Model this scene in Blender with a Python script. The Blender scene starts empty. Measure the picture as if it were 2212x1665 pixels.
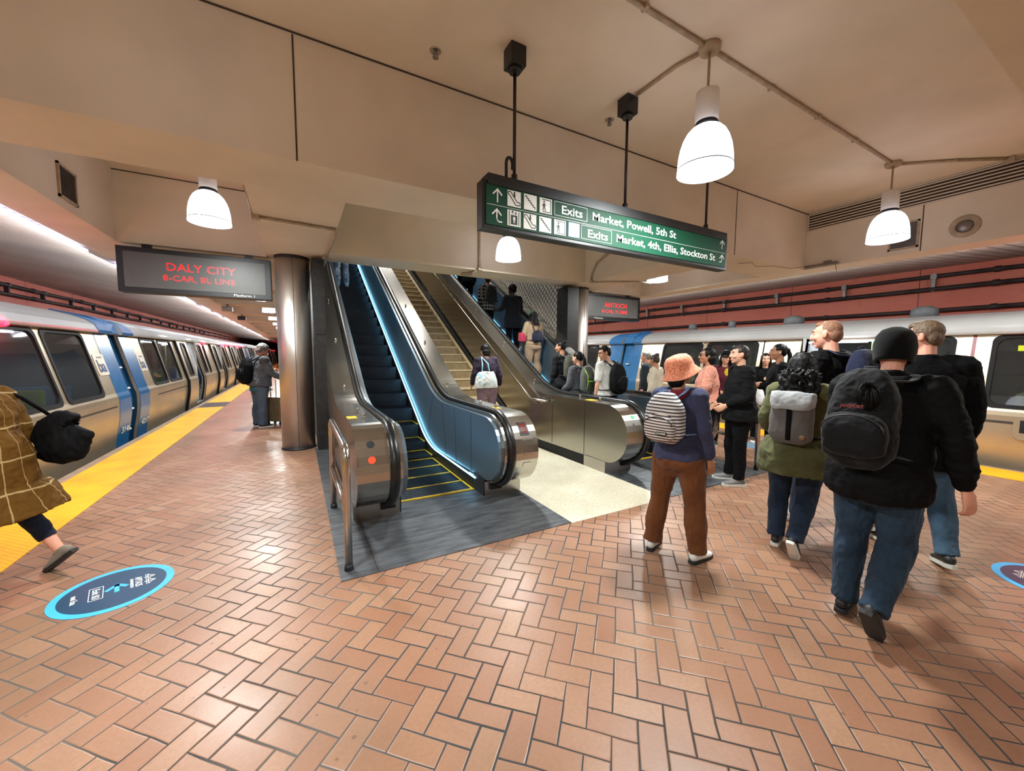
import bpy, bmesh, math, random
from mathutils import Vector, Matrix, noise, Euler
random.seed(7)
C = bpy.context.scene
COL = C.collection
PI = math.pi
# ---------------------------------------------------------------- camera
W_, H_ = 2212.0, 1665.0
FPX = 837.0
cam_d = bpy.data.cameras.new('camera'); cam = bpy.data.objects.new('camera', cam_d); COL.objects.link(cam)
cam_d.sensor_width = 36.0; cam_d.sensor_fit = 'HORIZONTAL'; cam_d.lens = FPX / W_ * 36.0
cam_d.clip_start = 0.02; cam_d.clip_end = 400
def _dir(x, y):
    return Vector((x - W_/2, -(y - H_/2), -FPX)).normalized()
_Y = _dir(640, 762); _X = _dir(2620, 772); _X = (_X - _Y*_X.dot(_Y)).normalized(); _Z = _X.cross(_Y)
RM = Matrix((_X, _Y, _Z))
cam.matrix_world = Matrix.Translation((0, 0, 1.6)) @ RM.to_4x4()
C.camera = cam
# ---------------------------------------------------------------- exposure, world
C.view_settings.view_transform = 'Standard'; C.view_settings.look = 'None'
C.view_settings.exposure = 0.1; C.view_settings.gamma = 1.0; C.view_settings.use_curve_mapping = False
wd = bpy.data.worlds.new('world'); C.world = wd; wd.use_nodes = True
wd.node_tree.nodes['Background'].inputs[0].default_value = (0.75, 0.8, 0.9, 1)
wd.node_tree.nodes['Background'].inputs[1].default_value = 0.05
LAMP_W = 108.0
COVE_W = 110.0
SHADE_E = 5.0
# ---------------------------------------------------------------- materials
def lin(c):
    r = []
    for v in c[:3]:
        v = v/255.0
        r.append(v/12.92 if v <= 0.04045 else ((v+0.055)/1.055)**2.4)
    return (r[0], r[1], r[2], 1.0)
class NT:
    def __init__(s, name):
        s.m = bpy.data.materials.new(name); s.m.use_nodes = True
        s.t = s.m.node_tree; s.b = s.t.nodes['Principled BSDF']; s.out = s.t.nodes['Material Output']
        s._c = None
    def n(s, typ): return s.t.nodes.new(typ)
    def l(s, a, b): s.t.links.new(a, b)
    def co(s):
        if s._c is None: s._c = s.n('ShaderNodeTexCoord').outputs['Object']
        return s._c
    def put(s, sock, v):
        if isinstance(v, bpy.types.NodeSocket): s.l(v, sock)
        else: sock.default_value = v
    def m_(s, op, a, b=0.0, c=0.0):
        n = s.n('ShaderNodeMath'); n.operation = op
        s.put(n.inputs[0], a); s.put(n.inputs[1], b); s.put(n.inputs[2], c)
        return n.outputs[0]
    def noise(s, scale, detail=3, vec=None, rough=0.5, col=False):
        n = s.n('ShaderNodeTexNoise'); n.inputs['Scale'].default_value = scale
        n.inputs['Detail'].default_value = detail; n.inputs['Roughness'].default_value = rough
        s.l(vec if vec is not None else s.co(), n.inputs['Vector'])
        return n.outputs['Color' if col else 'Fac']
    def mapping(s, scale=(1,1,1), rot=(0,0,0), loc=(0,0,0)):
        n = s.n('ShaderNodeMapping'); s.l(s.co(), n.inputs['Vector'])
        n.inputs['Scale'].default_value = scale; n.inputs['Rotation'].default_value = rot; n.inputs['Location'].default_value = loc
        return n.outputs[0]
    def mix(s, f, a, b, mode='MIX'):
        n = s.n('ShaderNodeMix'); n.data_type = 'RGBA'; n.blend_type = mode
        s.put(n.inputs[0], f); s.put(n.inputs[6], a); s.put(n.inputs[7], b)
        return n.outputs[2]
    def ramp(s, f, p0, p1, v0=0.0, v1=1.0):
        n = s.n('ShaderNodeMapRange'); s.put(n.inputs[0], f)
        n.inputs[1].default_value = p0; n.inputs[2].default_value = p1
        n.inputs[3].default_value = v0; n.inputs[4].default_value = v1
        n.clamp = True
        return n.outputs[0]
    def bump(s, h, strength=0.3, dist=0.01):
        n = s.n('ShaderNodeBump'); n.inputs['Strength'].default_value = strength
        n.inputs['Distance'].default_value = dist; s.put(n.inputs['Height'], h)
        s.l(n.outputs[0], s.b.inputs['Normal'])
    def sep(s, v=None):
        n = s.n('ShaderNodeSeparateXYZ'); s.l(v if v is not None else s.co(), n.inputs[0]); return n.outputs
    def set(s, **k):
        for a, v in k.items():
            s.put(s.b.inputs[{'col':'Base Color','rough':'Roughness','metal':'Metallic','ior':'IOR','spec':'Specular IOR Level',
                              'ecol':'Emission Color','e':'Emission Strength','trans':'Transmission Weight','sheen':'Sheen Weight',
                              'aniso':'Anisotropic','alpha':'Alpha','coat':'Coat Weight'}[a]], v)
        return s
MATS = {}
def M(name, col, rough=0.5, metal=0.0, var=0.12, scale=6.0, bump=0.0, bscale=60.0, bdist=0.004, spec=0.5, stretch=None, rvar=0.0, sheen=0.0):
    """general surface: base colour broken up by noise, optional bump"""
    if name in MATS: return MATS[name]
    t = NT(name); c = lin(col)
    vec = t.mapping(scale=stretch) if stretch else None
    f = t.noise(scale, 4, vec)
    d = tuple(v*(1-var*2) for v in c[:3]) + (1,); u = tuple(min(1, v*(1+var)) for v in c[:3]) + (1,)
    t.set(col=t.mix(t.ramp(f, .3, .7), d, u), metal=metal, spec=spec, sheen=sheen)
    if rvar: t.set(rough=t.ramp(t.noise(scale*1.7, 3, vec), .3, .7, max(0, rough-rvar), min(1, rough+rvar)))
    else: t.set(rough=rough)
    if bump: t.bump(t.noise(bscale, 4, vec), bump, bdist)
    MATS[name] = t.m
    return t.m
def EM(name, col, strength):
    if name in MATS: return MATS[name]
    t = NT(name); t.set(col=lin(col), ecol=lin(col), e=strength, rough=.4); MATS[name] = t.m
    return t.m
# ---------------------------------------------------------------- mesh helpers
class MB:
    def __init__(s): s.bm = bmesh.new()
    def box(s, x0, x1, y0, y1, z0, z1, bev=0.0, mi=0):
        r = bmesh.ops.create_cube(s.bm, size=1.0)
        vs = r['verts']
        for v in vs:
            v.co = Vector(((x0+x1)/2 + v.co.x*(x1-x0), (y0+y1)/2 + v.co.y*(y1-y0), (z0+z1)/2 + v.co.z*(z1-z0)))
        fs = list({f for v in vs for f in v.link_faces})
        for f in fs: f.material_index = mi
        if bev > 0:
            es = list({e for v in vs for e in v.link_edges})
            q = bmesh.ops.bevel(s.bm, geom=es, offset=bev, segments=2, affect='EDGES', profile=.6)
            for f in q['faces']: f.material_index = mi
        return s
    def prism(s, pts, axis, a, b, mi=0, holes=None):
        """polygon pts (2D) extruded along axis from a to b; plane order: x->(y,z), y->(x,z), z->(x,y)"""
        def P(u, v, w):
            return {'x': Vector((w, u, v)), 'y': Vector((u, w, v)), 'z': Vector((u, v, w))}[axis]
        A = [s.bm.verts.new(P(u, v, a)) for u, v in pts]; B = [s.bm.verts.new(P(u, v, b)) for u, v in pts]
        n = len(pts); fs = []
        for i in range(n):
            j = (i+1) % n
            fs.append(s.bm.faces.new((A[i], A[j], B[j], B[i])))
        fs.append(s.bm.faces.new(A[::-1])); fs.append(s.bm.faces.new(B))
        for f in fs: f.material_index = mi
        return s
    def strip(s, prof, axis, a, b, mi=0, segs=1):
        """open polyline profile swept along axis (single sheet)"""
        def P(u, v, w):
            return {'x': Vector((w, u, v)), 'y': Vector((u, w, v)), 'z': Vector((u, v, w))}[axis]
        rows = [[s.bm.verts.new(P(u, v, a+(b-a)*k/segs)) for u, v in prof] for k in range(segs+1)]
        for k in range(segs):
            for i in range(len(prof)-1):
                f = s.bm.faces.new((rows[k][i], rows[k][i+1], rows[k+1][i+1], rows[k+1][i])); f.material_index = mi
        return s
    def tube(s, pts, r, n=10, cap=True, mi=0, flat=1.0, up=None):
        pts = [Vector(p) for p in pts]
        if not hasattr(r, '__len__'): r = [r]*len(pts)
        rings = []; pn = None
        for i, p in enumerate(pts):
            t = (pts[min(i+1, len(pts)-1)] - pts[max(i-1, 0)])
            t = t.normalized() if t.length > 1e-9 else Vector((0, 0, 1))
            if up is not None: x = Vector(up) - t*t.dot(Vector(up))
            elif pn is None:
                ref = Vector((0, 0, 1)) if abs(t.z) < .9 else Vector((1, 0, 0)); x = ref - t*t.dot(ref)
            else: x = pn - t*t.dot(pn)
            if x.length < 1e-6: x = Vector((1, 0, 0))
            x.normalize(); pn = x; y = t.cross(x)
            rings.append([s.bm.verts.new(p + x*math.cos(2*PI*k/n)*r[i]*flat + y*math.sin(2*PI*k/n)*r[i]) for k in range(n)])
        for a, b in zip(rings, rings[1:]):
            for k in range(n):
                f = s.bm.faces.new((a[k], a[(k+1) % n], b[(k+1) % n], b[k])); f.material_index = mi; f.smooth = True
        if cap:
            f = s.bm.faces.new(rings[0][::-1]); f.material_index = mi
            f = s.bm.faces.new(rings[-1]); f.material_index = mi
        return s
    def lathe(s, prof, c=(0, 0, 0), n=24, mi=0, smooth=True, close=True):
        rings = []
        for r, z in prof:
            rings.append([s.bm.verts.new((c[0]+r*math.cos(2*PI*k/n), c[1]+r*math.sin(2*PI*k/n), c[2]+z)) for k in range(n)])
        for a, b in zip(rings, rings[1:]):
            for k in range(n):
                f = s.bm.faces.new((a[k], a[(k+1) % n], b[(k+1) % n], b[k])); f.material_index = mi; f.smooth = smooth
        if close:
            s.bm.faces.new(rings[0][::-1]).material_index = mi; s.bm.faces.new(rings[-1]).material_index = mi
        return s
    def ell(s, c, r, n=12, mi=0, rot=None, m=None):
        q = bmesh.ops.create_uvsphere(s.bm, u_segments=n, v_segments=max(6, n*2//3), radius=1.0)
        Mx = Matrix.Translation(Vector(c)) @ (rot.to_matrix().to_4x4() if rot else Matrix.Identity(4)) @ Matrix.Diagonal((r[0], r[1], r[2], 1))
        if m is not None: Mx = m @ Mx
        for v in q['verts']: v.co = Mx @ v.co
        for f in {f for v in q['verts'] for f in v.link_faces}: f.smooth = True; f.material_index = mi
        return s
    def quad(s, a, b, c, d, mi=0):
        f = s.bm.faces.new([s.bm.verts.new(Vector(p)) for p in (a, b, c, d)]); f.material_index = mi; return s
    def build(s, name, mat, parent=None, world=True, smooth=None, kind=None):
        bmesh.ops.recalc_face_normals(s.bm, faces=s.bm.faces)
        me = bpy.data.meshes.new(name)
        if parent is not None and world:
            bmesh.ops.transform(s.bm, matrix=WM[parent.name].inverted(), verts=s.bm.verts)
        s.bm.to_mesh(me); s.bm.free()
        if not isinstance(mat, (list, tuple)): mat = [mat]
        for m in mat: me.materials.append(m)
        if smooth is not None:
            for p in me.polygons: p.use_smooth = smooth
        o = bpy.data.objects.new(name, me); COL.objects.link(o)
        if parent is not None: o.parent = parent
        WM[o.name] = WM[parent.name] if parent is not None else Matrix.Identity(4)
        if kind: o['kind'] = kind
        return o
WM = {}
def thing(name, label, cat, loc=(0, 0, 0), rz=0.0, group=None):
    o = bpy.data.objects.new(name, None); COL.objects.link(o); o.empty_display_size = .1
    o.location = loc; o.rotation_euler = (0, 0, rz); o['label'] = label; o['category'] = cat
    if group: o['group'] = group
    WM[o.name] = Matrix.Translation(Vector(loc)) @ Matrix.Rotation(rz, 4, 'Z')
    return o
def tag(o, label, cat, group=None):
    o['label'] = label; o['category'] = cat
    if group: o['group'] = group
    return o
def recenter(o):
    """put the origin of a single-mesh thing at the base of its mesh"""
    vs = [v.co for v in o.data.vertices]
    c = Vector(((min(v.x for v in vs)+max(v.x for v in vs))/2, (min(v.y for v in vs)+max(v.y for v in vs))/2, min(v.z for v in vs)))
    o.data.transform(Matrix.Translation(-c)); o.location = c
    return o
def kids(o): return [c for c in bpy.data.objects if c.parent == o]
def dup(root, loc, label=None, group=None, rz=None):
    def cp(o, par):
        c = o.copy(); COL.objects.link(c)
        if par is not None: c.parent = par
        for ch in kids(o): cp(ch, c)
        return c
    r = cp(root, None); r.location = loc
    if rz is not None: r.rotation_euler = (0, 0, rz)
    if label: r['label'] = label
    if group: r['group'] = group
    return r
def text(name, body, size, mat, o, ux, uy, parent=None, width=None, ext=0.0015, align='LEFT', bold=0.0, lift=0.0):
    """flat lettering: origin o, writing direction ux, up direction uy; width fixes the length of the line"""
    cu = bpy.data.curves.new(name, 'FONT'); cu.body = body; cu.size = size; cu.extrude = ext; cu.align_x = align
    cu.offset = bold; cu.resolution_u = 2
    t = bpy.data.objects.new(name, cu); COL.objects.link(t)
    bpy.context.view_layer.update()
    dg = bpy.context.evaluated_depsgraph_get()
    me = bpy.data.meshes.new_from_object(t.evaluated_get(dg)); me.name = name
    bpy.data.objects.remove(t); bpy.data.curves.remove(cu)
    ux = Vector(ux).normalized(); uy = Vector(uy).normalized(); uz = ux.cross(uy)
    sx = 1.0
    if width and len(me.vertices):
        xs = [v.co.x for v in me.vertices]; sx = width/(max(xs)-min(xs))
    Mx = Matrix.Translation(Vector(o)+uz*lift) @ Matrix((ux, uy, uz)).transposed().to_4x4() @ Matrix.Diagonal((sx, 1, 1, 1))
    if parent is not None: Mx = WM[parent.name].inverted() @ Mx
    me.transform(Mx); me.materials.clear(); me.materials.append(mat)
    ob = bpy.data.objects.new(name, me); COL.objects.link(ob)
    if parent is not None: ob.parent = parent
    WM[ob.name] = WM[parent.name] if parent is not None else Matrix.Identity(4)
    return ob
def arc(cx, cy, r, a0, a1, n=10):
    return [(cx+r*math.cos(math.radians(a0+(a1-a0)*k/n)), cy+r*math.sin(math.radians(a0+(a1-a0)*k/n))) for k in range(n+1)]
def rrect(x0, x1, y0, y1, r, n=5):
    return arc(x1-r, y1-r, r, 0, 90, n)+arc(x0+r, y1-r, r, 90, 180, n)+arc(x0+r, y0+r, r, 180, 270, n)+arc(x1-r, y0+r, r, 270, 360, n)
# shared materials
CREAM = M('painted_concrete', (220, 208, 186), .62, var=.05, scale=1.3, bump=.15, bscale=22, bdist=.003)
CREAM2 = M('painted_concrete_soffit', (216, 204, 182), .66, var=.06, scale=2.0, bump=.15, bscale=30, bdist=.003)
STEEL = M('brushed_stainless', (186, 182, 176), .3, 1.0, var=.03, scale=.8)
STEELH = M('brushed_stainless_long', (182, 178, 170), .24, 1.0, var=.03, scale=.8)
CHROME = M('polished_tube_steel', (190, 184, 176), .2, 1.0, var=.05, scale=6, rvar=.06)
BLACK = M('black_paint', (20, 20, 21), .45, var=.2, scale=8)
BLACKM = M('matt_black', (14, 14, 15), .75, var=.2)
RUBBER = M('black_handrail_rubber', (17, 17, 18), .32, var=.1, scale=9)
DARKMET = M('dark_grey_metal', (52, 54, 58), .42, .6, var=.15)
WHITE = M('white_enamel', (226, 224, 218), .4, var=.04)
SIGNW = M('sign_white', (232, 232, 226), .45, var=.02)
CONDUIT = M('painted_conduit', (176, 158, 134), .5, var=.12, scale=12)
# ================================================================ the setting
ZB, ZC = 3.15, 4.13
def floor_mat():
    t = NT('herringbone_brick'); w = .109
    s = t.sep(); x, y = s[0], s[1]
    k = 1/math.sqrt(2)/w
    Q = t.m_('MULTIPLY', t.m_('SUBTRACT', x, y), k); P = t.m_('MULTIPLY', t.m_('ADD', x, y), k)
    # hand-laid wobble
    wob = t.m_('MULTIPLY', t.m_('SUBTRACT', t.noise(3.0, 1), .5), .16)
    u = t.m_('ADD', t.m_('ADD', Q, .547/w), wob); v = t.m_('SUBTRACT', t.m_('ADD', P, wob), 1.565/w)
    iu = t.m_('FLOOR', u); iv = t.m_('FLOOR', v); fu = t.m_('FRACT', u); fv = t.m_('FRACT', v)
    kk = t.m_('FLOORED_MODULO', t.m_('SUBTRACT', iu, iv), 4.0)
    def eq(n): return t.m_('COMPARE', kk, float(n), .25)
    k1, k2, k3 = eq(1), eq(2), eq(3)
    ver = t.m_('ADD', k2, k3)
    lx = t.m_('ADD', fu, k1); ly = t.m_('ADD', fv, k2)
    lu = t.m_('SUBTRACT', 2.0, ver); lv = t.m_('ADD', 1.0, ver)
    d = t.m_('MINIMUM', t.m_('MINIMUM', lx, t.m_('SUBTRACT', lu, lx)), t.m_('MINIMUM', ly, t.m_('SUBTRACT', lv, ly)))
    cid = t.n('ShaderNodeCombineXYZ'); t.l(t.m_('SUBTRACT', iu, k1), cid.inputs[0]); t.l(t.m_('SUBTRACT', iv, k2), cid.inputs[1]); t.l(ver, cid.inputs[2])
    wn = t.n('ShaderNodeTexWhiteNoise'); wn.noise_dimensions = '3D'; t.l(cid.outputs[0], wn.inputs['Vector'])
    rnd = wn.outputs['Value']; rs = t.n('ShaderNodeSeparateColor'); t.l(wn.outputs['Color'], rs.inputs[0])
    a = t.mix(rnd, lin((158, 115, 90)), lin((170, 131, 104)))
    a = t.mix(t.m_('MULTIPLY', rs.outputs[1], .6), a, lin((142, 92, 68)))
    grain = t.noise(55, 5, rough=.7)
    a = t.mix(t.ramp(grain, .3, .75, 0, .55), a, lin((122, 88, 66)))
    big = t.noise(.9, 4)
    a = t.mix(t.ramp(big, .46, .72, 0, .6), a, lin((112, 88, 70)))
    a = t.mix(t.ramp(t.noise(5, 4), .62, .8, 0, .4), a, lin((120, 86, 66)))
    # old gum and dirt specks
    vo = t.n('ShaderNodeTexVoronoi'); vo.inputs['Scale'].default_value = 3.1; t.l(t.co(), vo.inputs['Vector'])
    vs = t.n('ShaderNodeSeparateColor'); t.l(vo.outputs['Color'], vs.inputs[0])
    rad = t.m_('MULTIPLY', t.m_('POWER', vs.outputs[0], 3.0), .1)
    sp = t.m_('LESS_THAN', t.m_('ADD', vo.outputs['Distance'], t.m_('MULTIPLY', t.m_('SUBTRACT', grain, .5), .05)), rad)
    a = t.mix(t.m_('MULTIPLY', sp, .55), a, lin((84, 66, 54)))
    vo2 = t.n('ShaderNodeTexVoronoi'); vo2.inputs['Scale'].default_value = 16; t.l(t.co(), vo2.inputs['Vector'])
    vs2 = t.n('ShaderNodeSeparateColor'); t.l(vo2.outputs['Color'], vs2.inputs[0])
    sp2 = t.m_('LESS_THAN', vo2.outputs['Distance'], t.m_('MULTIPLY', t.m_('POWER', vs2.outputs[1], 6.0), .16))
    a = t.mix(t.m_('MULTIPLY', sp2, .6), a, lin((92, 62, 46)))
    # joints: width and dirt vary
    jw = t.ramp(t.noise(2.2, 2), .35, .7, .022, .055)
    j = t.m_('LESS_THAN', t.m_('ADD', d, t.m_('MULTIPLY', t.m_('SUBTRACT', grain, .5), .02)), jw)
    jc = t.mix(t.ramp(t.noise(1.1, 3), .45, .62), lin((44, 42, 42)), lin((96, 86, 78)))
    t.set(col=t.mix(j, a, jc), rough=t.m_('ADD', t.ramp(t.noise(1.6, 3), .3, .7, .28, .45), t.m_('MULTIPLY', j, .3)), spec=.45)
    h = t.m_('ADD', t.ramp(d, .0, .07), t.m_('MULTIPLY', grain, .18))
    t.bump(h, .55, .004)
    return t.m
FLOORM = floor_mat()
def struct(name, mb, mat, smooth=None):
    return mb.build(name, mat, None, kind='structure', smooth=smooth)
XL, XR = -2.67, 8.81
mb = MB(); mb.box(XL+.12, XR-.12, -6, 85, -.12, 0); struct('floor', mb, FLOORM)
EDGE = M('platform_edge_concrete', (150, 128, 108), .7, var=.15, bump=.3, bscale=50)
for nm, a, b in (('trim_1', XL, XL+.12), ('trim_2', XR-.12, XR)):
    mb = MB(); mb.box(a, b, -6, 85, -.25, 0.0); struct(nm, mb, EDGE)
DARKC = M('dark_trackside_concrete', (58, 54, 50), .85, var=.25, bump=.3)
mb = MB(); mb.box(-7.2, XL, -6, 85, -1.35, -1.25); mb.box(XR, 13.3, -6, 85, -1.35, -1.25); mb.box(XL+.03, XL+.12, -6, 85, -1.3, -.2); mb.box(XR-.12, XR-.03, -6, 85, -1.3, -.2)
struct('floor_track_bed', mb, DARKC)
# walls across the tracks
def wall_mat():
    t = NT('red_tiled_wall_paint'); s = t.sep()
    f = t.noise(1.1, 5, t.mapping(scale=(1, .5, 1)))
    a = t.mix(t.ramp(f, .3, .7), lin((208, 104, 84)), lin((226, 130, 106)))
    a = t.mix(t.ramp(t.noise(9, 4), .6, .8, 0, .5), a, lin((164, 82, 72)))
    ym = t.m_('FLOORED_MODULO', t.m_('SUBTRACT', s[1], .75), 2.66)
    j = t.m_('LESS_THAN', ym, .018)
    t.set(col=t.mix(j, a, lin((120, 62, 54))), rough=.5, spec=.4)
    t.bump(t.noise(30, 4), .15, .004)
    return t.m
WALLM = wall_mat()
mb = MB(); mb.box(12.7, 12.9, -6, 85, -1.3, 3.9); struct('wall_right', mb, WALLM)
mb = MB(); mb.box(-6.95, -6.75, -6, 85, -1.3, 3.9); struct('wall_left', mb, WALLM)
mb = MB(); mb.box(-7, 13, 85, 85.3, -1.3, 4.6); struct('wall_far', mb, DARKC)
mb = MB(); mb.box(-7, 13, -6.3, -6, -1.3, 4.6); struct('wall_near', mb, CREAM)
# coffered ceiling: slab, cross beams, ribs, edge beams
SW0, SW1, SY0, SY1 = .5, 5.5, 7.41, 17.6      # stairwell opening
mb = MB(); mb.box(XL, XR, -6, SY0, ZC, ZC+.3); mb.box(XL, SW0, SY0, SY1, ZC, ZC+.3); mb.box(SW1, XR, SY0, SY1, ZC, ZC+.3); mb.box(XL, XR, SY1, 85, ZC, ZC+.3)
struct('ceiling', mb, CREAM)
n_ = [3]
def beam(x0, x1, y0, y1, mat=CREAM, z0=ZB):
    mb = MB(); mb.box(x0, x1, y0, y1, z0, ZC+.01); struct('trim_%d' % n_[0], mb, mat); n_[0] += 1
EL, ER = -2.15, 8.14
beam(-2.67, EL, -6, 85); beam(ER, 8.62, -6, 85)
beam(EL, ER, -.09, .663); beam(EL, ER, 3.717, 4.47); beam(EL, ER, -3.9, -3.15)
beam(-.37, .5, 4.47, SY1+.4); beam(5.55, 6.42, 4.47, SY1+.4)
beam(.5, 5.55, 6.75, 7.41)
y = 7.57
while y < 70:
    if y < SY1:
        beam(EL, -.37, y, y+.74); beam(6.42, ER, y, y+.74)
    else: beam(EL, ER, y, y+.74)
    y += 3.85
# stairwell shaft above the ceiling
STW = M('stairwell_brown_panel', (92, 78, 64), .6, var=.12, scale=2)
def quilt():
    t = NT('quilted_metal_panels'); s = t.sep()
    a = t.m_('SINE', t.m_('MULTIPLY', s[1], 42.0))
    b = t.m_('SINE', t.m_('MULTIPLY', s[2], 42.0))
    h = t.m_('MULTIPLY', a, b)
    t.set(col=t.mix(t.ramp(h, -.2, .5), lin((134, 128, 120)), lin((196, 190, 180))), metal=.35, rough=.4)
    t.bump(h, .45, .015)
    return t.m
mb = MB(); mb.box(.28, .42, 7.45, 19, 0, 7.2); struct('wall_stairwell_left', mb, M('stairwell_black_wall', (24, 23, 22), .6))
mb = MB(); mb.box(5.46, 5.6, 7.45, 19, 0, 7.2); struct('wall_stairwell_right', mb, quilt())
mb = MB(); mb.box(.28, 5.6, SY0-.4, SY0, ZC+.3, 7.2); mb.box(.28, 5.6, 19, 19.2, 0, 7.2); struct('wall_stairwell_end', mb, STW)
mb = MB(); mb.box(.28, 5.6, SY0-.4, 19.2, 7.2, 7.35); struct('ceiling_stairwell', mb, STW)
# fine joints in the front beam, and thin dark line where it meets the slab
GROOVE = M('dark_joint', (70, 58, 48), .8)
for xj in (.06, 6.0):
    mb = MB(); mb.box(xj-.006, xj+.006, 3.713, 3.72, ZB, ZC-.02); struct('trim_%d' % n_[0], mb, GROOVE); n_[0] += 1
mb = MB(); mb.box(EL, ER, 3.708, 3.72, ZC-.012, ZC-.001); mb.box(EL, -.37, 7.56, 7.575, ZC-.012, ZC-.001); struct('trim_%d' % n_[0], mb, GROOVE); n_[0] += 1
mb = MB(); mb.box(ER-.004, ER+.003, 2.21, 2.222, ZB, 3.81); struct('trim_%d' % n_[0], mb, GROOVE); n_[0] += 1
# slatted metal ceilings over the tracks
SLAT = M('slat_ceiling_metal', (214, 208, 198), .45, .1, var=.1, scale=.8, stretch=(1, 1, 1))
SLATD = M('slat_ceiling_void', (40, 34, 32), .8)
def slats(nm, xa, za, xb, zb):
    mb = MB(); y = -5.0; 
    th = .03
    while y < 84:
        mb.prism([(xa, za), (xb, zb), (xb, zb+th), (xa, za+th)] if xa < xb else [(xb, zb), (xa, za), (xa, za+th), (xb, zb+th)], 'y', y, y+.135); y += .17
    mb.prism([(xa, za+.12), (xb, zb+.12), (xb, zb+.2), (xa, za+.2)] if xa < xb else [(xb, zb+.12), (xa, za+.12), (xa, za+.2), (xb, zb+.2)], 'y', -6, 85, mi=1)
    struct(nm, mb, [SLAT, SLATD])
slats('ceiling_slats_left', -2.69, 3.2, -6.76, 3.6)
slats('ceiling_slats_right', 8.64, 3.2, 12.71, 3.58)
# steel landing plates and terrazzo
def plate_mat():
    t = NT('ribbed_landing_plate')
    s = t.sep()
    rib = t.m_('SINE', t.m_('MULTIPLY', s[0], 700.0))
    f = t.noise(3, 5, t.mapping(scale=(1, 5, 1)), .65)
    a = t.mix(t.ramp(f, .3, .72), lin((50, 52, 56)), lin((112, 114, 118)))
    t.set(col=a, metal=.45, rough=t.ramp(f, .3, .8, .5, .3)); t.bump(t.m_('ADD', t.m_('MULTIPLY', rib, .2), t.m_('MULTIPLY', t.noise(70, 3), .6)), .3, .003)
    return t.m
PLATE = plate_mat()
def terrazzo():
    t = NT('cream_terrazzo')
    vo = t.n('ShaderNodeTexVoronoi'); vo.inputs['Scale'].default_value = 170; t.l(t.co(), vo.inputs['Vector'])
    vs = t.n('ShaderNodeSeparateColor'); t.l(vo.outputs['Color'], vs.inputs[0])
    a = t.mix(t.ramp(t.noise(2, 4), .3, .7), lin((196, 186, 162)), lin((214, 206, 184)))
    a = t.mix(t.m_('MULTIPLY', t.m_('GREATER_THAN', vs.outputs[0], .86), .6), a, lin((120, 116, 100)))
    a = t.mix(t.ramp(t.noise(7, 3), .68, .75, 0, .5), a, lin((110, 100, 86)))
    t.set(col=a, rough=.4); return t.m
TERR = terrazzo()
mb = MB(); mb.box(2.235, 3.58, 2.835, 6.3, 0, .004); struct('floor_terrazzo', mb, TERR)
# red/black columns at the stairwell corners
def column(x, label):
    c = thing('steel_clad_column', label, 'column', (x, 7.42, 0))
    mb = MB(); mb.lathe([(.25, .02), (.25, ZB-.03)], (x, 7.42, 0), 40, close=True); mb.build('steel_cladding', M('column_stainless', (214, 206, 198), .4, 1.0, var=.04, scale=1), c)
    mb = MB(); mb.lathe([(.262, 0), (.262, .03)], (x, 7.42, 0), 40); mb.lathe([(.256, ZB-.035), (.256, ZB)], (x, 7.42, 0), 40); mb.build('base_ring', DARKMET, c)
    mb = MB(); mb.box(x-.003, x+.003, 7.165, 7.175, .03, ZB-.04); mb.build('cladding_seam', DARKMET, c)
column(-.01, 'brushed steel round column left of the escalators below the ceiling beam')
column(5.9, 'brushed steel round column behind the crowd beside the small display')
mb = MB(); mb.box(.262, .44, 7.03, 7.44, 0, 3.1); mb.box(.27, .42, 7.02, 7.04, 1.9, 2.0)
o = mb.build('black_box_post', M('chipped_black_paint', (26, 24, 23), .5, var=.5, scale=14)); recenter(o); tag(o, 'black painted square post between left column and escalator', 'post')
mb = MB(); mb.box(5.31, 5.62, 7.03, 7.44, 0, 3.1); o = mb.build('black_box_post', M('chipped_black_paint', (0, 0, 0))); recenter(o); tag(o, 'black painted square post at right edge of patterned metal wall', 'post')
# yellow tactile strips
def yel():
    t = NT('yellow_tactile_tile'); s = t.sep()
    a = t.m_('SINE', t.m_('MULTIPLY', s[0], 2*PI/.05)); b = t.m_('SINE', t.m_('MULTIPLY', s[1], 2*PI/.05))
    h = t.ramp(t.m_('MULTIPLY', a, b), .25, .7)
    c = t.mix(t.ramp(t.noise(2.5, 5), .35, .75), lin((248, 182, 8)), lin((224, 152, 6)))
    c = t.mix(t.ramp(t.noise(24, 4), .62, .8, 0, .4), c, lin((150, 106, 30)))
    t.set(col=c, rough=.5); t.bump(h, .6, .006); return t.m
YEL = yel()
def ytile(x0, x1, y0, y1, label, mat=YEL, nm='tactile_strip'):
    mb = MB(); mb.box(x0, x1, y0, y1, 0, .006); o = mb.build(nm, mat); recenter(o); tag(o, label, 'tactile paving')
ytile(-2.55, -1.93, -6, 14.1, 'yellow bumpy safety strip along the left platform edge, near stretch')
ytile(-2.55, -1.93, 15.4, 84, 'yellow bumpy safety strip along left platform edge beyond the black patch')
ytile(-2.55, -1.93, 14.1, 15.4, 'dark grey tactile patch interrupting the yellow strip opposite train door', M('dark_tactile_tile', (58, 56, 56), .6), 'tactile_patch')
ytile(8.1, 8.69, -6, 84, 'yellow bumpy safety strip along the right platform edge')
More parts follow.
